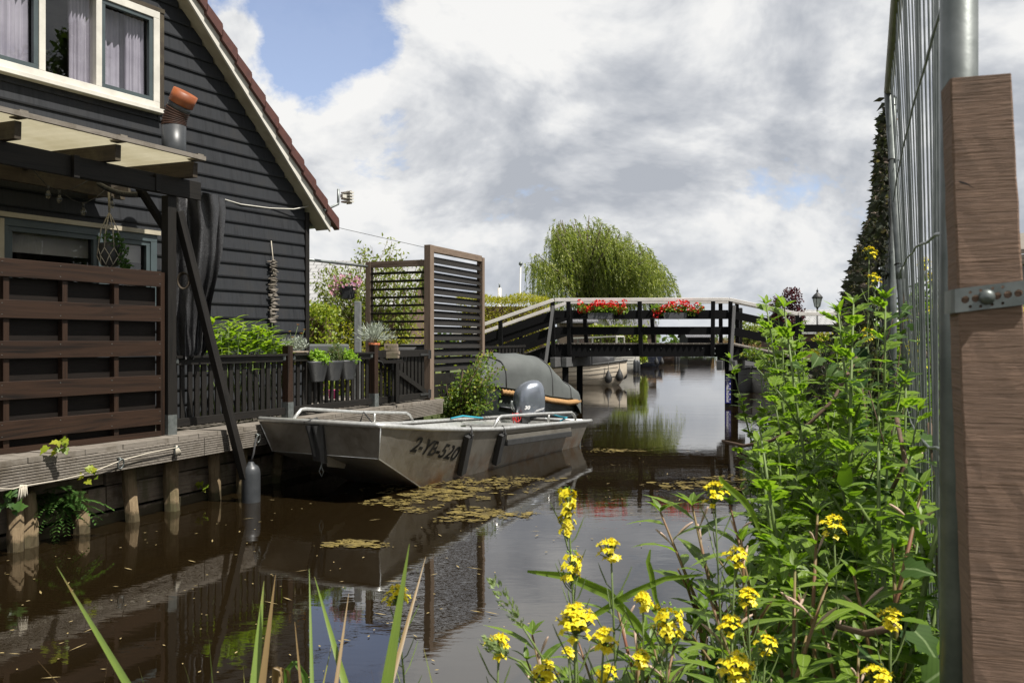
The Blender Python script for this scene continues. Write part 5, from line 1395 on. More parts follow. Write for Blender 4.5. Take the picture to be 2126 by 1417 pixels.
# flagpole and white vent
m=MB(); a=P(1076,690,45); b=P(1081,552,45); m.tube([V((a.x,a.y,.4)),b],[.06,.035],8); fpo=m.build('pole',M['white']); 
root=thing('flagpole','slim white flagpole behind the conifer hedge','flagpole',(a.x,a.y,.4)); fpo.parent=root
for v in fpo.data.vertices: v.co-=root.location
m=MB(); m.lathe([(.02,-.11),(.09,-.07),(.11,0),(.09,.07),(.02,.11)],b+V((0,0,.12)),12); m.build('finial',M['galv'],root)
q=P(1037,640,33)
root=thing('vent_pipe','short white vent pipe standing above the conifer hedge','pipe',(q.x,q.y,.45))
m=MB(); m.tube([V((q.x,q.y,.45)),V((q.x,q.y,1.75+(708-597)*33/F))],.075,12); m.build('pipe',M['white'],root)
m=MB(); m.tube([V((q.x,q.y,1.75+(708-597)*33/F)),V((q.x,q.y,1.75+(708-588)*33/F))],.03,8); m.build('cowl',M['galv'],root)

# ---------------------------------------------------------------- willow
WB=V((5.1,60,.45)); wt_=thing('weeping_willow','big weeping willow with wind-swept hanging branches beyond the bridge','tree',WB)
def wtop(px):   # crown silhouette in photo pixels (used for the real crown height at the tree's distance)
    tab=[(1090,590),(1100,530),(1120,484),(1150,456),(1190,438),(1240,446),(1270,468),(1310,486),(1345,512),(1375,552),(1400,600),(1418,620)]
    return lerp_tab(tab,px)
m=MB(); m.tube([WB,WB+V((.1,0,1.6)),WB+V((.35,.1,3.2))],[.42,.34,.28],12)
limbs=[]
for k in range(60):
    tx=uni(1098,1380); yt=wtop(tx)+uni(2,40); e=P(tx,yt,60+uni(-4.2,4.2)); b=WB+V((.35,.1,3.0)); md=b+(e-b)*.5+V((uni(-.4,.4),uni(-.3,.3),.9))
    m.tube([b,md,e],[.15,.08,.02],6); limbs.append((b,md,e))
m.build('trunk',M['bark'],wt_)
m=MB(); sm=MB()
for k in range(3300):
    b,md,e=rnd.choice(limbs); f=uni(.22,1.0)**.8; p=b+(md-b)*f*2 if f<.5 else md+(e-md)*(f-.5)*2
    p=p+V((uni(-.6,.6),uni(-.6,.6),uni(-.3,.35)))
    if p.z<4.2: p.z+=uni(.3,1.6)
    right=(p.x-6.0)/5.0
    Ls=uni(1.2,3.3); wind=.34+.40*right+uni(-.1,.3); 
    if p.x<3.6: wind=uni(-.3,.25)
    pts=[]; up0=uni(.0,.22)
    for j in range(7):
        t_=j/6; pts.append(p+V((wind*Ls*(t_*.8-.25*t_*t_),uni(-.05,.05),up0*math.sin(t_*3.1)-Ls*(t_**1.5)*(1-.25*min(1,abs(wind))))))
    pts=[q for q in pts if q.z>2.0]
    if len(pts)<3: continue
    sm.tube(pts,.007,3,cap=False)
    nn=int(Ls*13)
    for j in range(nn):
        t_=uni(.02,1)*(len(pts)-1); i=min(int(t_),len(pts)-2); q=pts[i]+(pts[i+1]-pts[i])*(t_-i); dr=(pts[i+1]-pts[i]).normalized()
        d=(dr+rdir(-.2)*.8).normalized(); m.leaf(q,d,rdir(.5),uni(.16,.30),uni(.035,.06),1,.2,.2)
sm.build('hanging_branch',M['stem'],wt_); m.build('leaves',M['willow'],wt_)

# ================================================================== BACKGROUND RIGHT
shrub('red_tree','dark red leaved small tree behind the right bridge ramp','tree',(10.2,31,.45),[((10.15,31,3.3),(.4,.4,.45)),((9.75,31,3.0),(.45,.4,.4)),((9.9,31,2.3),(.6,.5,.5)),((10.35,31,2.6),(.35,.4,.5)),((9.5,31,2.3),(.4,.4,.4))],2600,.10,.07,'redleaf',stems=9,stemr=.035,bark='bark')
lp=P(1697,640,34); lamp=thing('street_lamp','old-fashioned lantern on a post rising behind the right end of the bridge handrail','street lamp',(lp.x,lp.y,.5))
m=MB(); m.tube([V((lp.x,lp.y,.5)),V((lp.x,lp.y,3.1))],[.05,.032],8); zl=1.75+(708.5-637)*34/F; m.lathe([(.03,-.06),(.06,-.03),(.09,.0)],V((lp.x,lp.y,zl)),8); m.build('pole',M['rubber'],lamp)
m=MB(); m.lathe([(.10,.0),(.185,.36)],V((lp.x,lp.y,zl)),6,smooth=False); m.build('lantern_glass',M['white'] if 0 else solid('milky_lantern_glass',(.55,.60,.57),(.48,.52,.5),rough=.2),lamp)
m=MB()
for k in range(6):
    an=2*math.pi*k/6; m.tube([V((lp.x+.103*math.cos(an),lp.y+.103*math.sin(an),zl)),V((lp.x+.19*math.cos(an),lp.y+.19*math.sin(an),zl+.36))],.012,5)
m.lathe([(.21,.35),(.22,.38),(.12,.50),(.05,.56),(.03,.60),(.05,.64),(.01,.70),(.008,.76)],V((lp.x,lp.y,zl)),12); m.build('lantern_cap',M['rubber'],lamp)
house2('grey_roofed_house','house with a pale grey roof behind the lantern beyond the bridge',14.6,24,43,7,.45,2.2,3.4,brick,M['greyroof'])
house2('distant_house','white edged low house far down the right bank',34,42,115,7,.45,2.2,3.6,M['white'],M['greyroof'],ridge='y')
shrub('round_tree','small round pale green tree far down the right bank','tree',(27.5,100,.45),[((27.5,100,2.9),(2.2,1.5,1.4)),((28.5,100,2.4),(2,1.5,1.2))],1800,.3,.2,'shrub',stems=4,stemr=.08,bark='bark')
shrub('flowering_bush','yellow-green bush with mauve flowers behind the right bridge rails','bush',(10.5,26.5,.5),[((9.8,26.5,1.5),(.6,.5,.6)),((10.6,26.5,1.7),(.6,.5,.7)),((11.4,26.5,1.7),(.6,.5,.7)),((10.2,26.2,1.0),(.8,.5,.5))],3600,.09,.05,'hedgey',stems=7)
shrub('dense_tree','dense green tree standing in the garden beyond the mesh fence','tree',(6.6,13.2,.5),[((6.65,13.2,2.3),(.5,.4,.6)),((6.3,13.2,2.0),(.4,.4,.5)),((6.9,13.3,1.7),(.6,.4,.7)),((6.4,13.2,1.4),(.5,.4,.5))],3200,.085,.05,'tree',stems=6,stemr=.03)
shd=thing('garden_shed','grey boarded garden shed at the right edge of the photo behind the post','shed',(6.2,9.2,.5))
m=MB()
for k in range(16): z=.55+k*.13; m.beam((5.42,9.0,z),(9.0,7.6,z),.03,.118)
m.poly([(5.44,9.03,.5),(9.0,7.63,.5),(9.0,7.63,2.6),(5.44,9.03,2.6)]); m.poly([(5.44,9.03,.5),(6.6,12,.5),(6.6,12,2.6),(5.44,9.03,2.6)]); m.build('wall',solid('grey_shed_boards',(.115,.125,.13),(.09,.10,.105),rough=.7,scale=5),shd)
m=MB(); m.beam((5.30,8.95,2.60),(9.1,7.5,2.66),.22,.10); m.prism([(5.25,8.9,2.66),(9.1,7.4,2.72),(10.2,10.5,3.2),(6.4,12.1,3.2)],V((0,0,.05))); m.build('roof',M['oldwood'],shd)
tl=MB()
for k in range(2600):
    x=uni(-330,330); p=V((x,uni(330,360),uni(.4,3.5+1.6*mnoise.noise(V((x*.03,1,1)))+1.2*mnoise.noise(V((x*.11,4,1)))))); tl.leaf(p,rdir(.4),rdir(),uni(2.2,4),uni(1.6,2.6),1,.2,.2)
tag(tl.build('treeline',M['tree']),'low dark band of trees along the far horizon','treeline',kind='stuff')
rdm=MB()
for k in range(900):
    p=V((uni(26,33),uni(104,112),.4)); rdm.leaf(p,V((uni(-.15,.25),0,1)),rdir(),uni(1.2,2.2),.07,1,.1,.2)
tag(rdm.build('reed_bed',M['deadreed']),'pale dry reeds on the far bank in the gap right of the barn','reeds',kind='stuff')
# tree beyond the frame on the right, mirrored in the bedroom window
shrub('poplar_tree','tall loose tree mirrored in the middle pane of the bedroom window','tree',(16.0,9.3,.5),[((16,9.3,7.5),(1.3,1.3,1.6)),((15.8,8.6,9.6),(1.1,1.2,1.5)),((16.4,10.2,6.0),(1.5,1.2,1.3)),((16,8.3,6.3),(1.0,1.0,1.2)),((16,9.9,11),(.8,.8,1.2)),((16,9.0,4.5),(1.2,1.2,1.2)),((16,11.2,8.6),(.9,.9,1.1))],4200,.30,.2,'tree',stems=14,stemr=.10,bark='bark')
# ================================================================== NEAR FENCE, POST, NET
fa=V((.385,.923,0)).normalized(); fnl=V((-fa.y,fa.x,0))          # along the mesh fence, and towards the canal
F0=V((.555,1.06,0)); F1=V((1.83,4.1,0))
def ground(x,y):
    return .45
mf_=thing('mesh_fence','galvanised construction fence panel of thin vertical bars behind the sawn wooden post','fence',F0+V((0,0,.9)))
FL=(F1-F0).length
def FP(t,z,o=0): p=F0+fa*(FL*t)+fnl*(o+(z-2.75)*.06*t); return V((p.x,p.y,z))
m=MB(); m.tube([FP(0,.55),FP(0,3.0)],.0215,20); m.build('near_upright',M['galv'],mf_)
m=MB(); m.tube([FP(1,.6),FP(1,2.955)],.021,16); m.tube([FP(1,2.05),FP(1,2.11)],.0222,16); m.build('far_upright',M['galv'],mf_)
m=MB(); m.tube([FP(-.02,3.0),FP(.5,2.98),FP(1.005,2.955)],.0205,16); m.build('top_tube',M['galvold'],mf_)
m=MB()
nb_=31
def wav(z): 
    return 0
for k in range(1,nb_):
    t_=k/nb_; j=uni(-.004,.004)
    pts=[FP(t_+j*.3,z,-.004+wav(z)+.003*math.sin(z*2+k)) for z in (.75,1.15,1.2,1.25,1.6,1.9,1.95,2.0,2.4,2.67,2.72,2.77,2.96)]
    m.tube(pts,.0022 if k>3 else .0021,6,cap=False)
for za,zb in ((2.19,2.42),(1.885,2.05),(1.61,1.44),(1.25,1.1)):
    pts=[FP(t_/12,za+(zb-za)*(1-(1-t_/12)**2)+.004*math.sin(t_*2.1),.012) for t_ in range(13)]; m.tube(pts,.0028,6,cap=False)
m.build('wire_mesh',M['galv'],mf_)
m=MB()
for z in (2.62,2.12,1.5): m.tube([FP(1,z)+V((.024*math.cos(a*.5),.024*math.sin(a*.5),.004*math.sin(a))) for a in range(14)],.003,5)
m.build('cable_tie',M['rubber'],mf_)
# second panel's frame carries the net
F2=F1+fa*3.45
f2=thing('mesh_fence','farther fence panel standing behind the camouflage net','fence',F1+fa*.06+V((0,0,.9)))
m=MB(); m.tube([F1+fa*.06+V((0,0,.6)),F1+fa*.06+V((0,0,2.93))],.019,12); m.tube([F2+V((0,0,.6)),F2+V((0,0,2.9))],.019,12); m.tube([F1+fa*.06+V((0,0,2.93)),F2+V((0,0,2.9))],.019,12); m.build('frame',M['galv'],f2)
m=MB()
for k in range(1,30): q=F1+fa*(.06+3.38*k/30); m.tube([q+V((0,0,.75)),q+V((0,0,2.92))],.0022,5,cap=False)
m.build('wire_mesh',M['galv'],f2)
# camouflage net: cord grid with leafy scraps
nt_=thing('camouflage_net','ragged dark camouflage net draped over the far fence panel','net',F1+fa*1.2+V((0,0,.9)))
def NP(a,h):    # a along 0..1, h 0 top..1 bottom
    z=2.93-2.2*h; bul=.005+.92*h**1.25*(.15+.85*a**.6)+.06*math.sin(a*9+h*5)*h+.05*h*math.sin(h*17+a*4)
    p=F1+fa*(.03+2.6*a)+fnl*(bul+(z-2.75)*.06); return V((p.x,p.y,z))
m=MB()
for i in range(22): m.tube([NP(i/21,j/30) for j in range(31)],.003,3,cap=False)
for j in range(26): m.tube([NP(i/12,j/25) for i in range(13)],.003,3,cap=False)
m.build('netting',M['blackcord'],nt_)
m=MB()
for k in range(9000):
    a=rnd.random()**1.25; h=rnd.random(); p=NP(a,h)+fnl*uni(-.01,.02+.05*h)+V((0,0,uni(-.02,.02)))
    d=(V((uni(-1,1),uni(-1,1),uni(-1.1,.4)))+fnl*.5); m.leaf(p,d,fnl+rdir()*1.1,uni(.025,.06),uni(.018,.04),1,uni(-.6,.6),uni(-.5,.9),.6)
for k in range(16):   # loose tags sticking out of the edge
    h=uni(.35,.5); p=NP(uni(0,.2),h); m.leaf(p,fnl+V((0,0,uni(-.6,.2))),rdir(),uni(.07,.13),.035,2,.2,.4)
m.build('fabric_scraps',M['camo'],nt_)
# sawn post with strap
pn=(-fa).normalized(); pr_=V((fa.y,-fa.x,0))         # post faces: front pn, right pr_
# turned a little towards the lens
ang=R(5); pn=V((pn.x*math.cos(ang)-pn.y*math.sin(ang),pn.x*math.sin(ang)+pn.y*math.cos(ang),0)); pr_=V((-pn.y,pn.x,0))
if pr_.x<0: pr_=-pr_
Dp=.985
pt=P(2025,172,Dp); pbm=P(2085,1500,Dp-.0)
wp=thing('wooden_post','rough sawn brown wooden post strapped to the fence tube, close to the camera','post',V((pbm.x,pbm.y,.3)))
dirp=(pt-pbm).normalized(); pbtm=pbm+dirp*-(.95)
m=MB()
rows=[]; hw=.0312; L_=(pt-pbtm).length
for k in range(60):
    f=k/59; c=pbtm+(pt-pbtm)*f; r_=[]
    wdt=hw*(1.0+.22*(1-min(1,max(0,(f-.4)/.6))))
    for sx_,sy_ in ((-1,1),(1,1),(1,-1),(-1,-1)):
        for e_ in (0,1):
            pass
    def jj(): return uni(-.0007,.0007)
    cs=[(-1,.94),(-.94,1),(-.5,1),(0,1),(.5,1),(.94,1),(1,.94),(1,-1),(-1,-1)]
    rows.append([c+pr_*(a*wdt+jj())+pn*(b*.028+jj()*.6) for a,b in cs])
base=len(m.v)
for r_ in rows: m.v+=[tuple(p) for p in r_]
nc=9
for k in range(59):
    for j in range(nc):
        j2=(j+1)%nc; u0=k/59*L_; u1=(k+1)/59*L_; v0=j*.02; v1=(j+1)*.02
        m.face((base+k*nc+j2,base+k*nc+j,base+(k+1)*nc+j,base+(k+1)*nc+j2),[(u0,v1),(u0,v0),(u1,v0),(u1,v1)],False)
m.face([base+59*nc+j for j in range(nc)][::-1],[(L_+.003*j,.1*j) for j in range(nc)])
m.build('post',M['post'],wp)
m=MB(); cz=cpos_=pbtm+(pt-pbtm)*.0
def FPt(x,z): c=pbtm+(pt-pbtm)*((z-pbtm.z)/(pt.z-pbtm.z)); return c+pr_*x+pn*.0286
zc_=P(2000,385,Dp).z
m.poly([FPt(-.0265,zc_+.002),FPt(-.019,zc_-.001),FPt(-.010,zc_-.0085),FPt(-.018,zc_-.0035),FPt(-.0265,zc_-.0002)]); m.build('crack',M['dark'],wp)
zs=P(2050,618,Dp).z; cpos=lambda z: pbtm+(pt-pbtm)*((z-pbtm.z)/(pt.z-pbtm.z))
st=thing('steel_strap','perforated galvanised strap screwed around the wooden post and the fence tube','strap',cpos(zs))
cs_=cpos(zs); fy=.0292
# strap with real holes: a plate made from cells between the holes
def SP(x,z,o=0.0): return cs_+pr_*x+pn*(fy+o)+V((0,0,z))+V((0,0,x*.12))
holes=[(-.026,0,.0042),(-.0155,0,.0042),(.0060,0,.0042),(.0166,0,.0042),(.027,0,.0042),(.038,0,.0042)]
small=[(-.021,.0075,.0017),(-.021,-.0085,.0017),(-.0105,.0085,.0017),(-.0105,-.0095,.0017),(.0015,.009,.0017),(.001,-.009,.0017),(.0115,.009,.0017),(.0115,-.009,.0017)]
import mathutils.geometry as mg
def plate(x0,x1,h,holes):
    outer=[V((x0,-h,0)),V((x1,-h,0)),V((x1,h,0)),V((x0,h,0))]
    loops=[outer]
    for (cx,cz,r) in holes: loops.append([V((cx+r*math.cos(-2*math.pi*k/14),cz+r*math.sin(-2*math.pi*k/14),0)) for k in range(14)])
    tris=mg.tessellate_polygon(loops); pts=[p for l in loops for p in l]; return loops,pts,tris
hl=[q for q in holes if q[0]<.036]+small
loops,pts2,tris=plate(-.0365,.0395,.0135,hl)
m=MB(); i0=m.add([SP(p.x,p.y,.0016) for p in pts2])
for tr_ in tris:
    a,b,c=[V(m.v[i0+q]) for q in tr_]
    if (b-a).cross(c-a).dot(pn)>0: m.face([i0+q for q in tr_])
    else: m.face([i0+q for q in tr_[::-1]])
for l in loops:
    for a,b in zip(l,l[1:]+l[:1]): m.poly([SP(a.x,a.y,.0016),SP(b.x,b.y,.0016),SP(b.x,b.y,.0002),SP(a.x,a.y,.0002)])
le=[SP(-.0365,-.0135,.0016),SP(-.0365,.0135,.0016)]
lb=[SP(-.0385,-.0135,-.012),SP(-.0385,.0135,-.012)]; lc=[SP(-.037,-.0135,-.062),SP(-.037,.0135,-.062)]
m.poly([le[0],lb[0],lb[1],le[1]]); m.poly([lb[0],lc[0],lc[1],lb[1]])
m.build('strap_plate',M['galv'],st)
m=MB(); bc=SP(-.0045,0,.0018); m.lathe([(.0082,0),(.0085,.002),(.0065,.0045),(.0045,.0062),(0,.0066)],bc,18,axis=pn); m.build('bolt_head',M['galv'],st)

# ================================================================== RIGHT BANK PLANTS
def weed_proto(kind,h,seed):
    rnd.seed(seed); root=thing('weed','','weed')
    sm=MB(); lv=MB(); stems=[]
    lean=V((uni(-.15,.15),uni(-.15,.15),0))
    pts=[V((0,0,-.1))]+[V((lean.x*f*f*h+uni(-.012,.012),lean.y*f*f*h+uni(-.012,.012),h*f)) for f in (.2,.4,.6,.8,1)]
    sm.tube(pts,[.008,.0075,.0065,.0055,.004,.002],6)
    def at(f):
        f=max(0,min(.999,f))*5; i=int(f); return pts[i]+(pts[i+1]-pts[i])*(f-i)
    n=int(h*34); an=uni(0,6)
    brs=[]
    for k in range(n):
        f=.08+.92*k/n; an+=2.4+uni(-.4,.4); p=at(f); s=(1.0-.62*max(0,f-.25))*(.55 if f<.15 else 1)
        d=V((math.cos(an),math.sin(an),uni(.2,.9)))
        if kind=='mugwort': lv.lobed(p,d,V((0,0,1)),uni(.085,.125)*s,.075*s)
        elif kind=='persicaria': lv.leaf(p,d,V((0,0,1)),uni(.13,.19)*s,uni(.034,.046)*s,3,.25,uni(.2,.5),.75)
        else: lv.leaf(p,d,V((0,0,1)),uni(.07,.11)*s,uni(.04,.06)*s,2,.2,uni(.2,.5),.65)
        if k%4==2 and f<.85:
            L=uni(.12,.32)*(1.1-f); e=p+d.normalized()*L+V((0,0,L*.5)); sm.tube([p,(p+e)/2+V((0,0,.01)),e],[.004,.003,.0015],5)
            for j in range(7):
                q=p+(e-p)*(j+1)/7; dd=rdir(.4)
                if kind=='mugwort': lv.lobed(q,dd,V((0,0,1)),uni(.05,.08)*s,.05*s)
                else: lv.leaf(q,dd,V((0,0,1)),uni(.05,.09)*s,.025*s if kind=='persicaria' else .04*s,2,.25,.3)
    for k in range(6): lv.leaf(pts[-1],V((uni(-1,1),uni(-1,1),.8)),V((0,0,1)),uni(.025,.05),.014,2,.3,.3)
    sm.build('stem',M['redstem'] if kind=='persicaria' else M['stem'],root); lv.build('leaves',M[{'mugwort':'weed','persicaria':'weed2','nettle':'weed3'}[kind]],root)
    if kind=='persicaria':
        for k in range(2):
            fm=MB()
            b=at(uni(.86,1)); d=V((uni(-.6,.6),uni(-.6,.6),.8)).normalized()
            q=[b+d*L+V((0,0,-L*L*3.2)) for L in (0,.02,.03,.045,.058,.065)]; fm.tube(q,[.001,.0012,.0024,.0027,.002,.0008],5)
            fm.build('flower_spike',M['pinkspike'],root)
    return root
M['pinkspike']=solid('dull_pink_spike',(.50,.36,.28),(.38,.27,.2),rough=.8,scale=60)
LBL={'mugwort':'tall upright weed with deeply cut green leaves on the right bank','persicaria':'red-stemmed weed with long narrow leaves in the right foreground','nettle':'bushy weed with broad toothed green leaves on the right bank'}
GRP={'mugwort':'tall cut-leaved weeds on the right bank','persicaria':'red-stemmed weeds on the right bank','nettle':'broad-leaved weeds on the right bank'}
protos=[]
for i,(k,h) in enumerate((('mugwort',1.35),('mugwort',1.2),('mugwort',1.05),('persicaria',.9),('persicaria',.75),('nettle',1.0),('nettle',.8))):
    p=weed_proto(k,h,100+i); p['label']=LBL[k]; p['group']=GRP[k]; protos.append((k,h,p,[0]))
rnd.seed(55)
def put_weed(kind,x,y,z,sc):
    c=[p for p in protos if p[0]==kind]; k,h,root,used=rnd.choice(c); rz=uni(0,6.28)
    if used[0]==0:
        used[0]=1; root.location=(x,y,z); root.rotation_euler=(uni(-.06,.06),uni(-.06,.06),rz); root.scale=(sc,)*3; return root
    return copy_tree(root,(x,y,z),rz,sc)
def redge(y):
    for (a,b) in zip(RE[:-1],RE[1:]):
        if a[1]<=y<=b[1]: return a[0]+(b[0]-a[0])*(y-a[1])/(b[1]-a[1])
    return RE[-1][0]
def weed_top(px):   # how high the weeds reach in the picture at each column
    return lerp_tab([(1400,1300),(1450,1180),(1520,1110),(1560,1000),(1590,880),(1610,760),(1640,690),(1700,690),(1750,700),(1830,640),(1960,700),(2200,700)],px)
cnt=0; tries=0
while cnt<135 and tries<5000:
    tries+=1
    y=2.0+10*rnd.random()**1.7; x=redge(y)+uni(-.12,1.1)
    px=1063+F*x/y
    if px>2080 or px<1420: continue
    zt_=HC-(weed_top(px)+uni(-15,120)-708.5)/F*y; d=x-redge(y); z0=.06+.28*min(1,max(0,d)/.6); hh=zt_-z0
    if hh<.35 or hh>1.75: continue
    # keep the foot of the near fence and the lens free
    kind='persicaria' if (y<3.2 and rnd.random()<.6) else ('nettle' if rnd.random()<.3 else 'mugwort')
    base={'mugwort':1.2,'persicaria':.82,'nettle':.9}[kind]; s=hh/base
    if s<.5 or s>1.5: continue
    put_weed(kind,x,y,z0-.03,s); cnt+=1
# tall ones that stand out against the bridge
for px,py,D in ((1655,640,4.6),(1632,690,4.2),(1612,770,4.4),(1600,840,4.2),(1585,930,3.9),(1668,740,3.6),(1600,900,5.0),(1700,800,3.3),(1640,850,3.4)):
    q=P(px,py,D); z0=.2; put_weed('mugwort',q.x,q.y,z0,(q.z-z0)/1.2)
for px,py,D in ((1290,1190,1.75),(1250,1260,1.7),(1380,1180,1.9),(1440,1230,1.8),(1560,1180,1.9),(1480,1280,1.6),(1620,1150,2.0),(1340,1300,1.55),(1680,1200,1.7),(1750,1260,1.6),(1560,1330,1.5),(1420,1340,1.5),(1650,1320,1.5),(1820,1200,1.7),(1500,1370,1.4),(1720,1360,1.4)):
    q=P(px,py,D); z0=.28; put_weed('persicaria',q.x,q.y,z0,(q.z-z0)/.82)
for k in range(46):
    px=uni(1130,1930); py=uni(1230,1420)-max(0,(px-1500))*.25; D=uni(1.35,2.3)
    q=P(px,py,D); z0=.25
    if (q.z-z0)/.95>1.15: continue
    put_weed(rnd.choice(['persicaria','nettle']) if px>1350 else 'persicaria',q.x,q.y,z0,max(.5,(q.z-z0)/.95))
for k in range(64):
    D=uni(1.45,3.6); t_=(D-1.06)/3.04; q=F0+fa*(FL*t_)+fnl*uni(.02,.06+.13*(D-1.2)); px=1063+F*q.x/q.y
    if px>1985: continue
    py=uni(690,1050) if D>2.0 else uni(950,1300); zt_=HC-(py-708.5)/F*q.y; z0=.3; hh=zt_-z0
    if hh<.4 or hh>1.6: continue
    kd=rnd.choice(['nettle','mugwort','persicaria','nettle']) if D>1.6 else rnd.choice(['nettle','persicaria']); bs_={'mugwort':1.2,'persicaria':.82,'nettle':.9}[kd]
    if hh/bs_>1.35: continue
    put_weed(kd,q.x,q.y,z0,hh/bs_)
# mustard in flower
def mustard(i,px,py,D,size,n,spike,lab):
    tip=P(px,py,D); b=V((tip.x+uni(-.04,.10),tip.y+uni(-.05,.1),.25)); root=thing('mustard_plant',lab,'wildflower',b,'yellow flowering mustard plants')
    md=b+(tip-b)*.55+V((uni(-.03,.03),uni(-.02,.02),0)); pts=[b,md,tip-V((0,0,.012))]
    pts=[(1-t)**2*b+2*t*(1-t)*md+t*t*tip for t in [k/8 for k in range(9)]]
    m=MB(); m.tube(pts,[.004-.0026*k/8 for k in range(9)],6)
    r=size*D/F/2
    pods=MB()
    for k in range(10):
        f=.80+.15*k/10; p=pts[int(f*8)]+(pts[min(8,int(f*8)+1)]-pts[int(f*8)])*(f*8-int(f*8)); an=k*2.4; d=V((math.cos(an),math.sin(an),.9)).normalized()
        L=uni(.025,.05); pods.tube([p,p+d*L*.4,p+d*L*.8+V((0,0,.012)),p+d*L+V((0,0,.02))],[.0008,.0012,.0012,.0004],4,cap=False)
    fm=MB()
    for k in range(int(n*2.3)):
        if spike: c=tip+V((uni(-1,1)*r*.8,uni(-1,1)*r*.8,-uni(0,spike*D/F)))
        else: d=rdir(.35); c=tip+V((d.x*r*uni(.4,.95),d.y*r*uni(.4,.95),d.z*r*.75-.35*r))
        o=(c-(tip-V((0,0,r*1.4)))).normalized() if not spike else (V((c.x-tip.x,c.y-tip.y,0)).normalized()+V((0,0,.6))).normalized()
        m.tube([tip-V((0,0,r*.9+ (c.z<tip.z-r)*(tip.z-c.z))),c],.0009,4,cap=False)
        a=o.orthogonal().normalized(); bb_=o.cross(a)
        for j in range(4): an=j*1.571+k; d=(a*math.cos(an)+bb_*math.sin(an)+o*.35); fm.leaf(c,d,o,uni(.0062,.0080),.0078,2,.15,.35,.5)
        for j in range(3): fm.leaf(c,o+rdir()*.4,a,.005,.002,1,0,0)
    bd=MB()
    for k in range(9): d=rdir(.8); c=tip+V((d.x*r*.35,d.y*r*.35,abs(d.z)*r*.25)); bd.lathe([(.0003,0),(.0013,.0015),(.0012,.003),(.0002,.0045)],c,6,axis=d)
    bd.build('buds',M['herb'],root)
    m.build('stem',M['stem'],root); pods.build('seed_pods',M['stem'],root); fm.build('flowers',M['petal'],root)
    if i%2==0:
        lm=MB()
        for k in range(5): p=pts[1+k%4]; an=k*2.1; lm.leaf(p,V((math.cos(an),math.sin(an),.5)),V((0,0,1)),uni(.05,.09),.018,3,.25,.3)
        lm.build('leaves',M['weed'],root)
FLW=[(1178,1018,1.45,40,26,90,'tallest mustard spike left of the weeds, against the water'),(1187,1150,1.42,52,12,50,'mustard with a loose lower spike just left of the tallest spike'),(822,1228,1.5,58,16,0,'lone mustard flower among the reed blades'),
(1268,1132,1.35,62,16,0,'round mustard flower head standing clear against the water'),(1483,1015,1.5,66,15,0,'mustard flower head high over the water left of the weeds'),(1528,1145,1.4,55,15,0,'mustard flower head above the narrow leaves below the high one'),(1552,1232,1.35,50,14,0,'mustard head in front of the weeds right of the water edge'),
(1195,1275,1.15,95,24,0,'largest bright mustard head in the lower middle'),(1255,1318,1.2,60,14,0,'mustard head touching the largest head on its right'),(1335,1240,1.3,46,13,0,'small mustard head over a long green leaf'),(1385,1262,1.3,72,20,60,'drooping mustard cluster right of the small head'),(1180,1350,1.2,26,5,0,'tiny mustard flower below the largest head'),
(1035,1330,1.25,60,14,0,'leftmost mustard head at the lower edge, behind a grass spike'),(1132,1385,1.2,60,14,0,'mustard head at the bottom edge left of the middle'),(1330,1360,1.25,42,12,0,'mustard head low among the leaves'),(1258,1390,1.25,44,12,0,'mustard head at the bottom edge under the touching pair'),
(1530,1372,1.1,82,24,0,'big mustard head at the bottom edge right of the middle'),(1518,1290,1.35,58,14,0,'dim mustard head behind the big bottom one'),(1730,1082,1.6,60,15,0,'mustard head in the middle of the weeds'),(1590,1330,1.4,50,12,0,'shaded mustard head low in the weeds'),(1850,1275,1.3,56,14,0,'mustard head in the shade near the wooden post foot'),(1822,1398,1.15,70,16,0,'mustard head at the bottom right beside the wooden post'),
(1805,520,3.0,36,12,0,'highest mustard head in front of the camouflage net'),(1815,575,2.9,40,12,0,'mustard head just under the highest one by the net'),(1800,688,3.0,38,12,0,'mustard head above the ivy at the foot of the net'),
(1920,542,3.6,36,14,0,'mustard head seen through the fence bars against the sky'),(1935,572,3.5,30,10,0,'small mustard head through the bars below the top one'),(1902,700,3.4,40,16,70,'long mustard spike seen through the fence bars'),(1945,640,3.6,44,14,0,'mustard head through the bars beside the wooden post'),(1890,650,3.6,30,10,0,'mustard head through the bars left of the long spike'),(2122,640,2.2,40,10,60,'mustard flowers right of the wooden post at the photo edge')]
for i,a in enumerate(FLW): mustard(i,*a)
# grass seed heads
for i,(x0,y0,x1,y1,lb) in enumerate(((1022,1205,1085,1300,'fat green grass seed head leaning left above the water'),(1010,1330,1055,1362,'green grass seed head crossing the leftmost mustard flower'))):
    D=1.22; a=P(x0,y0,D); b=P(x1,y1,D); gr=thing('grass_spike',lb,'grass',V((b.x,b.y,.25)),'grass seed heads')
    m=MB()
    for k in range(90):
        f=rnd.random(); c=a+(b-a)*f; rr=.009*math.sin(math.pi*min(1,.15+f*.85))+.003; d=rdir(); m.leaf(c+d*rr*.6,(a-b).normalized()+d*.8,d,.010,.005,1,.3,.1)
    m.build('seed_head',leafm('green_seed_head_%d'%i,(.14,.20,.07),(.22,.28,.11),.2),gr)
    m=MB(); e=P(x1+110,1470,D); m.tube([b,(b+e)/2+V((-.02,0,.03)),e,V((e.x+.05,e.y,.25))],.0016,5); m.build('stalk',M['stem'],gr)
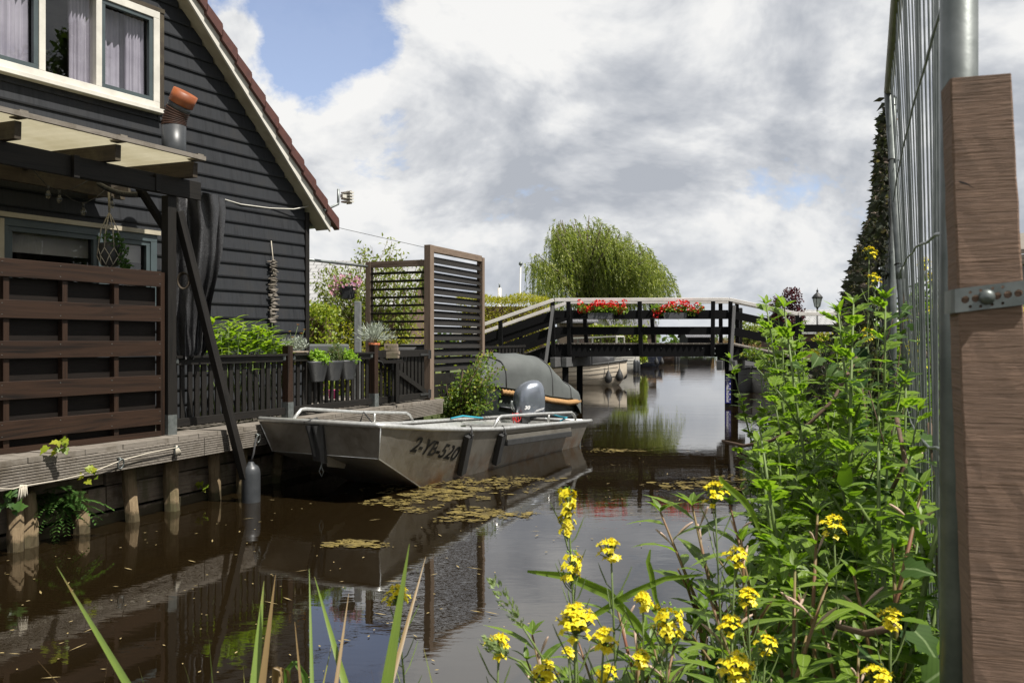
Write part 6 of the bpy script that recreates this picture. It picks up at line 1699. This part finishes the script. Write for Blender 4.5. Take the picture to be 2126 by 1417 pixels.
# reed blades
def blade(tip,base,w,mat,lb,bend=0.0,D=1.3,Db=1.3):
    t_=P(tip[0],tip[1],D); b=P(base[0],base[1],Db); root_=b+(b-t_).normalized()*((b.z-.22)/max(.2,(t_-b).normalized().z))
    n=16; m=MB(); view=V((0,-1,0)); pts=[]
    for k in range(n+1):
        f=k/n; p=root_+(t_-root_)*f; off=bend*math.sin(math.pi*f)*(f**.5); pts.append(p+V((off,0,0)))
    i=len(m.v); wm=1.35*w*Db/F
    for k in range(n+1):
        f=k/n; hw=wm/2*min(1,(1-f)**.75*2.2)+.0003; tn=(pts[min(n,k+1)]-pts[max(0,k-1)]).normalized(); sd=tn.cross(view).normalized(); 
        sd=(sd+V((0,.45,0))).normalized()
        m.v+= [tuple(pts[k]-sd*hw+V((0,-hw*.5,0))),tuple(pts[k]),tuple(pts[k]+sd*hw+V((0,-hw*.3,0)))]
    for k in range(n):
        a=i+k*3; m.face((a,a+1,a+4,a+3),[(k/n,0),(k/n,.5),((k+1)/n,.5),((k+1)/n,0)],True); m.face((a+1,a+2,a+5,a+4),[(k/n,.5),(k/n,1),((k+1)/n,1),((k+1)/n,.5)],True)
    return tag(m.build('reed_blade',M[mat]),lb,'reed',group='reed blades in the near foreground')
BL=[((118,1175),(243,1417),27,'reed','long arching reed blade with a brown middle at the left',.05),((548,1205),(535,1417),34,'reed','broad upright reed blade with a torn dry tip',-.01),((572,1192),(545,1417),22,'deadreed','dry straw-coloured blade crossing the broad reed',.0),((433,1318),(443,1430),20,'reed','short upright green blade left of the broad reed',0),((642,1180),(648,1417),12,'reed','thin straight green blade right of the broad reed',0),((653,1196),(716,1430),26,'reed','smooth green blade leaning left over the water',.01),((724,1232),(688,1430),16,'deadreed','brown-tipped thin blade behind the leaning green one',.02),((850,1128),(802,1430),34,'reed','tallest broad green blade behind the lone mustard flower',0),((884,1155),(815,1430),18,'deadreed','brown dry blade beside the tallest green blade',-.012),((78,1370),(122,1420),10,'deadreed','small brown blade tip at the lower left corner',0),((288,1383),(302,1430),16,'reed','blade tip just showing at the bottom left of the middle',0),((545,1400),(575,1330),0,'deadreed','',0),((880,1345),(900,1430),7,'reed','thin blade tip at the bottom under the lone mustard flower',0),((505,1380),(508,1430),4,'reed','hair-thin blade at the bottom edge between two broad ones',0),((770,1390),(780,1430),9,'deadreed','short brown tip left of the tallest blade',0),((690,1330),(672,1430),14,'reed','short curved green blade between the leaning one and the brown-tipped one',-.02),((380,1372),(395,1430),12,'reed','low green blade left of the short upright one',.02),((228,1345),(215,1430),9,'deadreed','low dry blade beside the long arching one',0),((612,1290),(622,1430),11,'deadreed','dry blade standing left of the thin straight one',.01)]
for tip,base,w_,mt,lb,bd in BL:
    if w_: blade(tip,base,w_,mt,lb,bd,D=uni(1.25,1.45),Db=1.25)
# arching blades
for pts_,w_,mt,lb in (([(600,1430),(596,1390),(612,1372),(632,1400),(640,1440)],.010,'reed','small green blade folded into an arch at the bottom edge'),([(560,1417),(575,1385),(590,1392),(598,1430)],.014,'deadreed','curled brown dead leaf at the foot of the broad reed')):
    q=[P(a,b,1.3) for a,b in pts_]; q[0].z-=.3; q=[q[0]]+q[1:]+[]; m=MB()
    dense=[]
    for a,b in zip(q[:-1],q[1:]):
        for j in range(5): dense.append(a+(b-a)*j/5)
    rows=[[p-V((w_/2,.0,0)),p+V((0,.004,0)),p+V((w_/2,0,0))] for p in dense]; m.grid(rows,uvs=.02); tag(m.build('reed_blade',M[mt]),lb,'reed',group='reed blades in the near foreground')
# long grass leaves over the water in the middle
for i,(p_,w_,lb) in enumerate(([((1095,1185),(1180,1195),(1260,1230),(1320,1290),(1370,1360)),.018,'long dark green grass leaf arching left over the water'],[((1190,1290),(1235,1275),(1310,1230),(1380,1200),(1480,1190)),.012,'narrow grass leaf reaching right over the water'],[((1580,1110),(1560,1060),(1540,1035),(1500,1000),(1492,985)),.012,'upright grass leaf beside the high mustard head'],[((1350,1140),(1345,1165),(1352,1190),(1360,1240),(1385,1300)),.010,'curved grass blade tip standing over the water'])):
    q=[P(a,b,1.5) for a,b in p_]; m=MB(); dense=[]
    for a,b in zip(q[:-1],q[1:]):
        for j in range(5): dense.append(a+(b-a)*j/5)
    n=len(dense); rows=[]
    for k,p in enumerate(dense):
        tn=(dense[min(n-1,k+1)]-dense[max(0,k-1)]).normalized(); sd=tn.cross(V((0,-1,0))).normalized(); hw=w_/2*math.sin(math.pi*(.08+.86*k/n)); rows.append([p-sd*hw+V((0,-hw*.5,0)),p,p+sd*hw+V((0,-hw*.5,0))])
    m.grid(rows,uvs=.02); tag(m.build('grass_leaf',M['weed2']),lb,'grass',group='long grass leaves in the foreground')
# ivy over the fence foot and climbing plants
iv=thing('ivy','ivy climbing through the bars of the mesh fence and over its foot','ivy',FP(.6,.5))
vm_=MB(); lm=MB(); rnd.seed(9)
for k in range(26):
    t0=uni(.0,1.25); p=FP(t0,.35,uni(.0,.25)); pts=[p]; 
    hh=uni(.7,1.65) if t0>.3 else uni(.4,.9)
    for j in range(9): p=p+fa*uni(-.10,.10)+fnl*uni(-.05,.055)+V((0,0,hh/9)); pts.append(p.copy())
    vm_.tube(pts,[.006-.0045*j/9 for j in range(10)],5)
    for q in pts[1:]:
        for j in range(4):
            c=q+V((uni(-.07,.07),uni(-.07,.07),uni(-.05,.05))); lm.ivy(c,V((uni(-1,.6),uni(-1,.6),uni(-.5,.5))),V((uni(-.4,.4),-.5,1))+fnl*.3,uni(.035,.07))
for (px,py,D,s) in ((1900,1310,1.15,.075),(1815,1370,1.1,.08),(1920,915,1.9,.09),(1905,980,1.9,.09),(1960,700,2.4,.09),(1930,660,2.6,.09),(1700,650+90,3.2,.10),(1820,700,2.9,.09),(1780,740,2.9,.1),(1740,770,2.8,.09),(1760,850,2.6,.1),(1660,700+60,3.3,.09),(1960,1390,1.1,.07),(1880,1180,1.3,.07)):
    lm.ivy(P(px,py,D),V((uni(-1,1),uni(-.6,.2),uni(-.6,.3))),V((uni(-.3,.5),-.6,.8)),s*.62)
# bare woody runners
for pts_ in ([(1500,915,3.2),(1545,925,3.1),(1600,915,3.0),(1680,880,2.9),(1730,830,2.9),(1780,740,3.0)],[(1930,880,2.0),(1945,1000,1.8),(1955,1060,1.7),(1950,1180,1.6),(1975,1260,1.5)],[(1850,1020,2.2),(1880,960,2.1),(1860,860,2.3)],[(1740,1300,1.5),(1800,1315,1.4),(1860,1300,1.35)]):
    vm_.tube([P(*q) for q in pts_],[.006]*len(pts_),6)
vm_.build('vine',M['twig'],iv); lm.build('leaves',M['ivy'],iv)
# low undergrowth covering the bank
ug=MB(); rnd.seed(21)
for k in range(15000):
    y=1.5+13*rnd.random()**1.6; x=redge(y)+uni(-.10,2.2 if y<6 else 3)*rnd.random()**.7; d=x-redge(y)
    z=.05+.30*min(1,max(0,d)/.6)+uni(0,.42)
    if y<1.9 and x<.2: continue
    dd=rdir(.6); s=uni(.04,.095)
    if rnd.random()<.35: ug.leaf(V((x,y,z)),V((uni(-.3,.3),uni(-.3,.3),1)),rdir(),uni(.15,.35),.010,2,.2,.5)
    else: ug.leaf(V((x,y,z)),dd,V((0,0,1))+rdir()*.5,s,s*uni(.35,.6),2,.2,.3,.7)
tag(ug.build('undergrowth',M['weed3']),'low tangled green undergrowth covering the right bank','undergrowth',kind='stuff')
# overhanging bush by the right pier
shrub('overhanging_bush','pale leafy twigs hanging over the water right of the bridge pier','bush',(6.5,20.6,.4),[((5.75,20.4,1.45),(.28,.2,.13)),((6.05,20.4,1.25),(.3,.2,.2)),((6.3,20.5,.95),(.35,.2,.3)),((6.5,20.5,.6),(.35,.2,.3))],800,.085,.055,'birch',stems=8)

# ================================================================== LEFT QUAY GREENERY AND FLOATING LITTER
fe=thing('fern','fresh green fern growing from the quay wall between two piles','fern',P(105,1060,7.5))
m=MB(); rnd.seed(31)
for k in range(46):
    b=P(uni(60,150),uni(1010,1060),7.5)+V((uni(-.02,.1),0,0)); an=uni(-.2,1.0); d=(qd*math.cos(an*2.6)+qn*uni(.3,1.0)+V((0,0,uni(-1.0,.5)))).normalized(); L=uni(.14,.30)
    for j in range(12):
        f=j/12; p=b+d*L*f-V((0,0,.10*f*f)); sd=d.cross(V((0,0,1))).normalized()
        for s in (-1,1): m.leaf(p,sd*s+d*.6+V((0,0,uni(-.2,.2))),V((0,0,1)),L*.30*(1-f*.8)+.010,.022,1,.1,.2)
m.build('fronds',M['fern'],fe)
def tuft(lb,px,py,D,n,s):
    root=thing('ivy_sprig',lb,'ivy',P(px,py,D),'ivy sprigs on the deck edge'); m=MB(); c=P(px,py,D)
    for k in range(n): m.ivy(c+V((uni(-.07,.07),uni(-.04,.02),uni(-.07,.07)))*(s/.06),V((uni(-1,1),uni(-.8,0),uni(-.8,.8))),V((uni(-.3,.3),-.8,.6)),s*uni(.7,1.2))
    m.build('leaves',M['fern'] if n>9 else M['hedge'],root)
tuft('bright ivy sprig growing through the deck edge in front of the tall fence',122,930,7.2,9,.075)
tuft('ivy sprig hanging under the grooved deck edge between fern and ring',185,985,7.5,8,.06)
tuft('ivy leaves at the left edge under the rope end',20,1040,6.9,12,.07)
tuft('little dry sprig on the quay wall beside the slim pale pile',418,1008,9.3,8,.05)
rnd.seed(41)
al=solid('floating_algae_scum',(.20,.15,.035),(.075,.055,.014),rough=.95,scale=9,bmp=.6,bscale=50)
def scum(lb,px,py,rx,ry,n,seed):
    n*=9; rnd.seed(seed); D=HC*F/(py-708.5); c=V(((px-1063)/F*D,D,.004)); m=MB()
    wx=rx*D/F; wy=ry*D*D/(F*HC)
    for k in range(n):
        a=uni(0,6.28); r=rnd.random()**.7*(1+.35*math.sin(3*a+seed)+.2*math.sin(7*a)); 
        if mnoise.noise(V((a*2,r*5,seed)))<-.12: continue
        x=c.x+wx*r*math.cos(a); y=c.y+wy*r*math.sin(a)*.9; s=uni(.004,.016) if rnd.random()<.9 else uni(.015,.04)
        pts=[V((x+s*uni(.5,1.3)*math.cos(q*.9)*1.5,y+s*uni(.5,1.2)*math.sin(q*.9),.004+.0009*(k%7)+uni(0,.0015))) for q in range(7)]
        m.poly(pts)
    tag(m.build('algae_patch',al),lb,'algae',kind='stuff')
scum('yellow-brown algae patch floating at the bow corner of the metal boat',900,1025,150,28,260,1)
scum('algae patch floating before the metal boat, nearer to the camera',1000,1068,90,16,120,2)
scum('long thin algae patch in the reflection of the metal boat',735,1130,70,9,60,3)
scum('algae drifting around the right bridge pier',1490,1005,110,16,130,4)
scum('algae strip beside the cream sloop',1330,780,50,5,90,5)
scum('algae along the waterline of the metal boat',1000,1000,160,14,120,6)
scum('thin algae strip far along the moored boats',1400,758,40,3,60,7)
scum('pale floating weed strip beyond the metal boat stern',1280,935,60,4,40,8)
m=MB(); rnd.seed(43)
for k in range(300):
    px=uni(0,1500); py=980+430*rnd.random()**1.3 if px<1100 else uni(850,1150)
    if px<560 and py<1130-.17*px+20: continue
    D=HC*F/(py-708.5); x=(px-1063)/F*D; a=uni(0,6.28); L=uni(.006,.022) if rnd.random()<.8 else uni(.03,.07); w_=uni(.004,.008)
    if 560<px<1250 and py<1010 and k%3: continue
    d=V((math.cos(a),math.sin(a),0)); e=V((-d.y,d.x,0)); c=V((x,D,.0075+.0006*(k%5)))
    m.poly([c-d*L,c+e*w_,c+d*L,c-e*w_])
tag(m.build('floating_leaves',solid('straw_leaf_bits',(.30,.23,.11),(.20,.15,.05),rough=.8,scale=30)),'scattered straw and leaf bits floating on the brown water','leaf litter',kind='stuff')
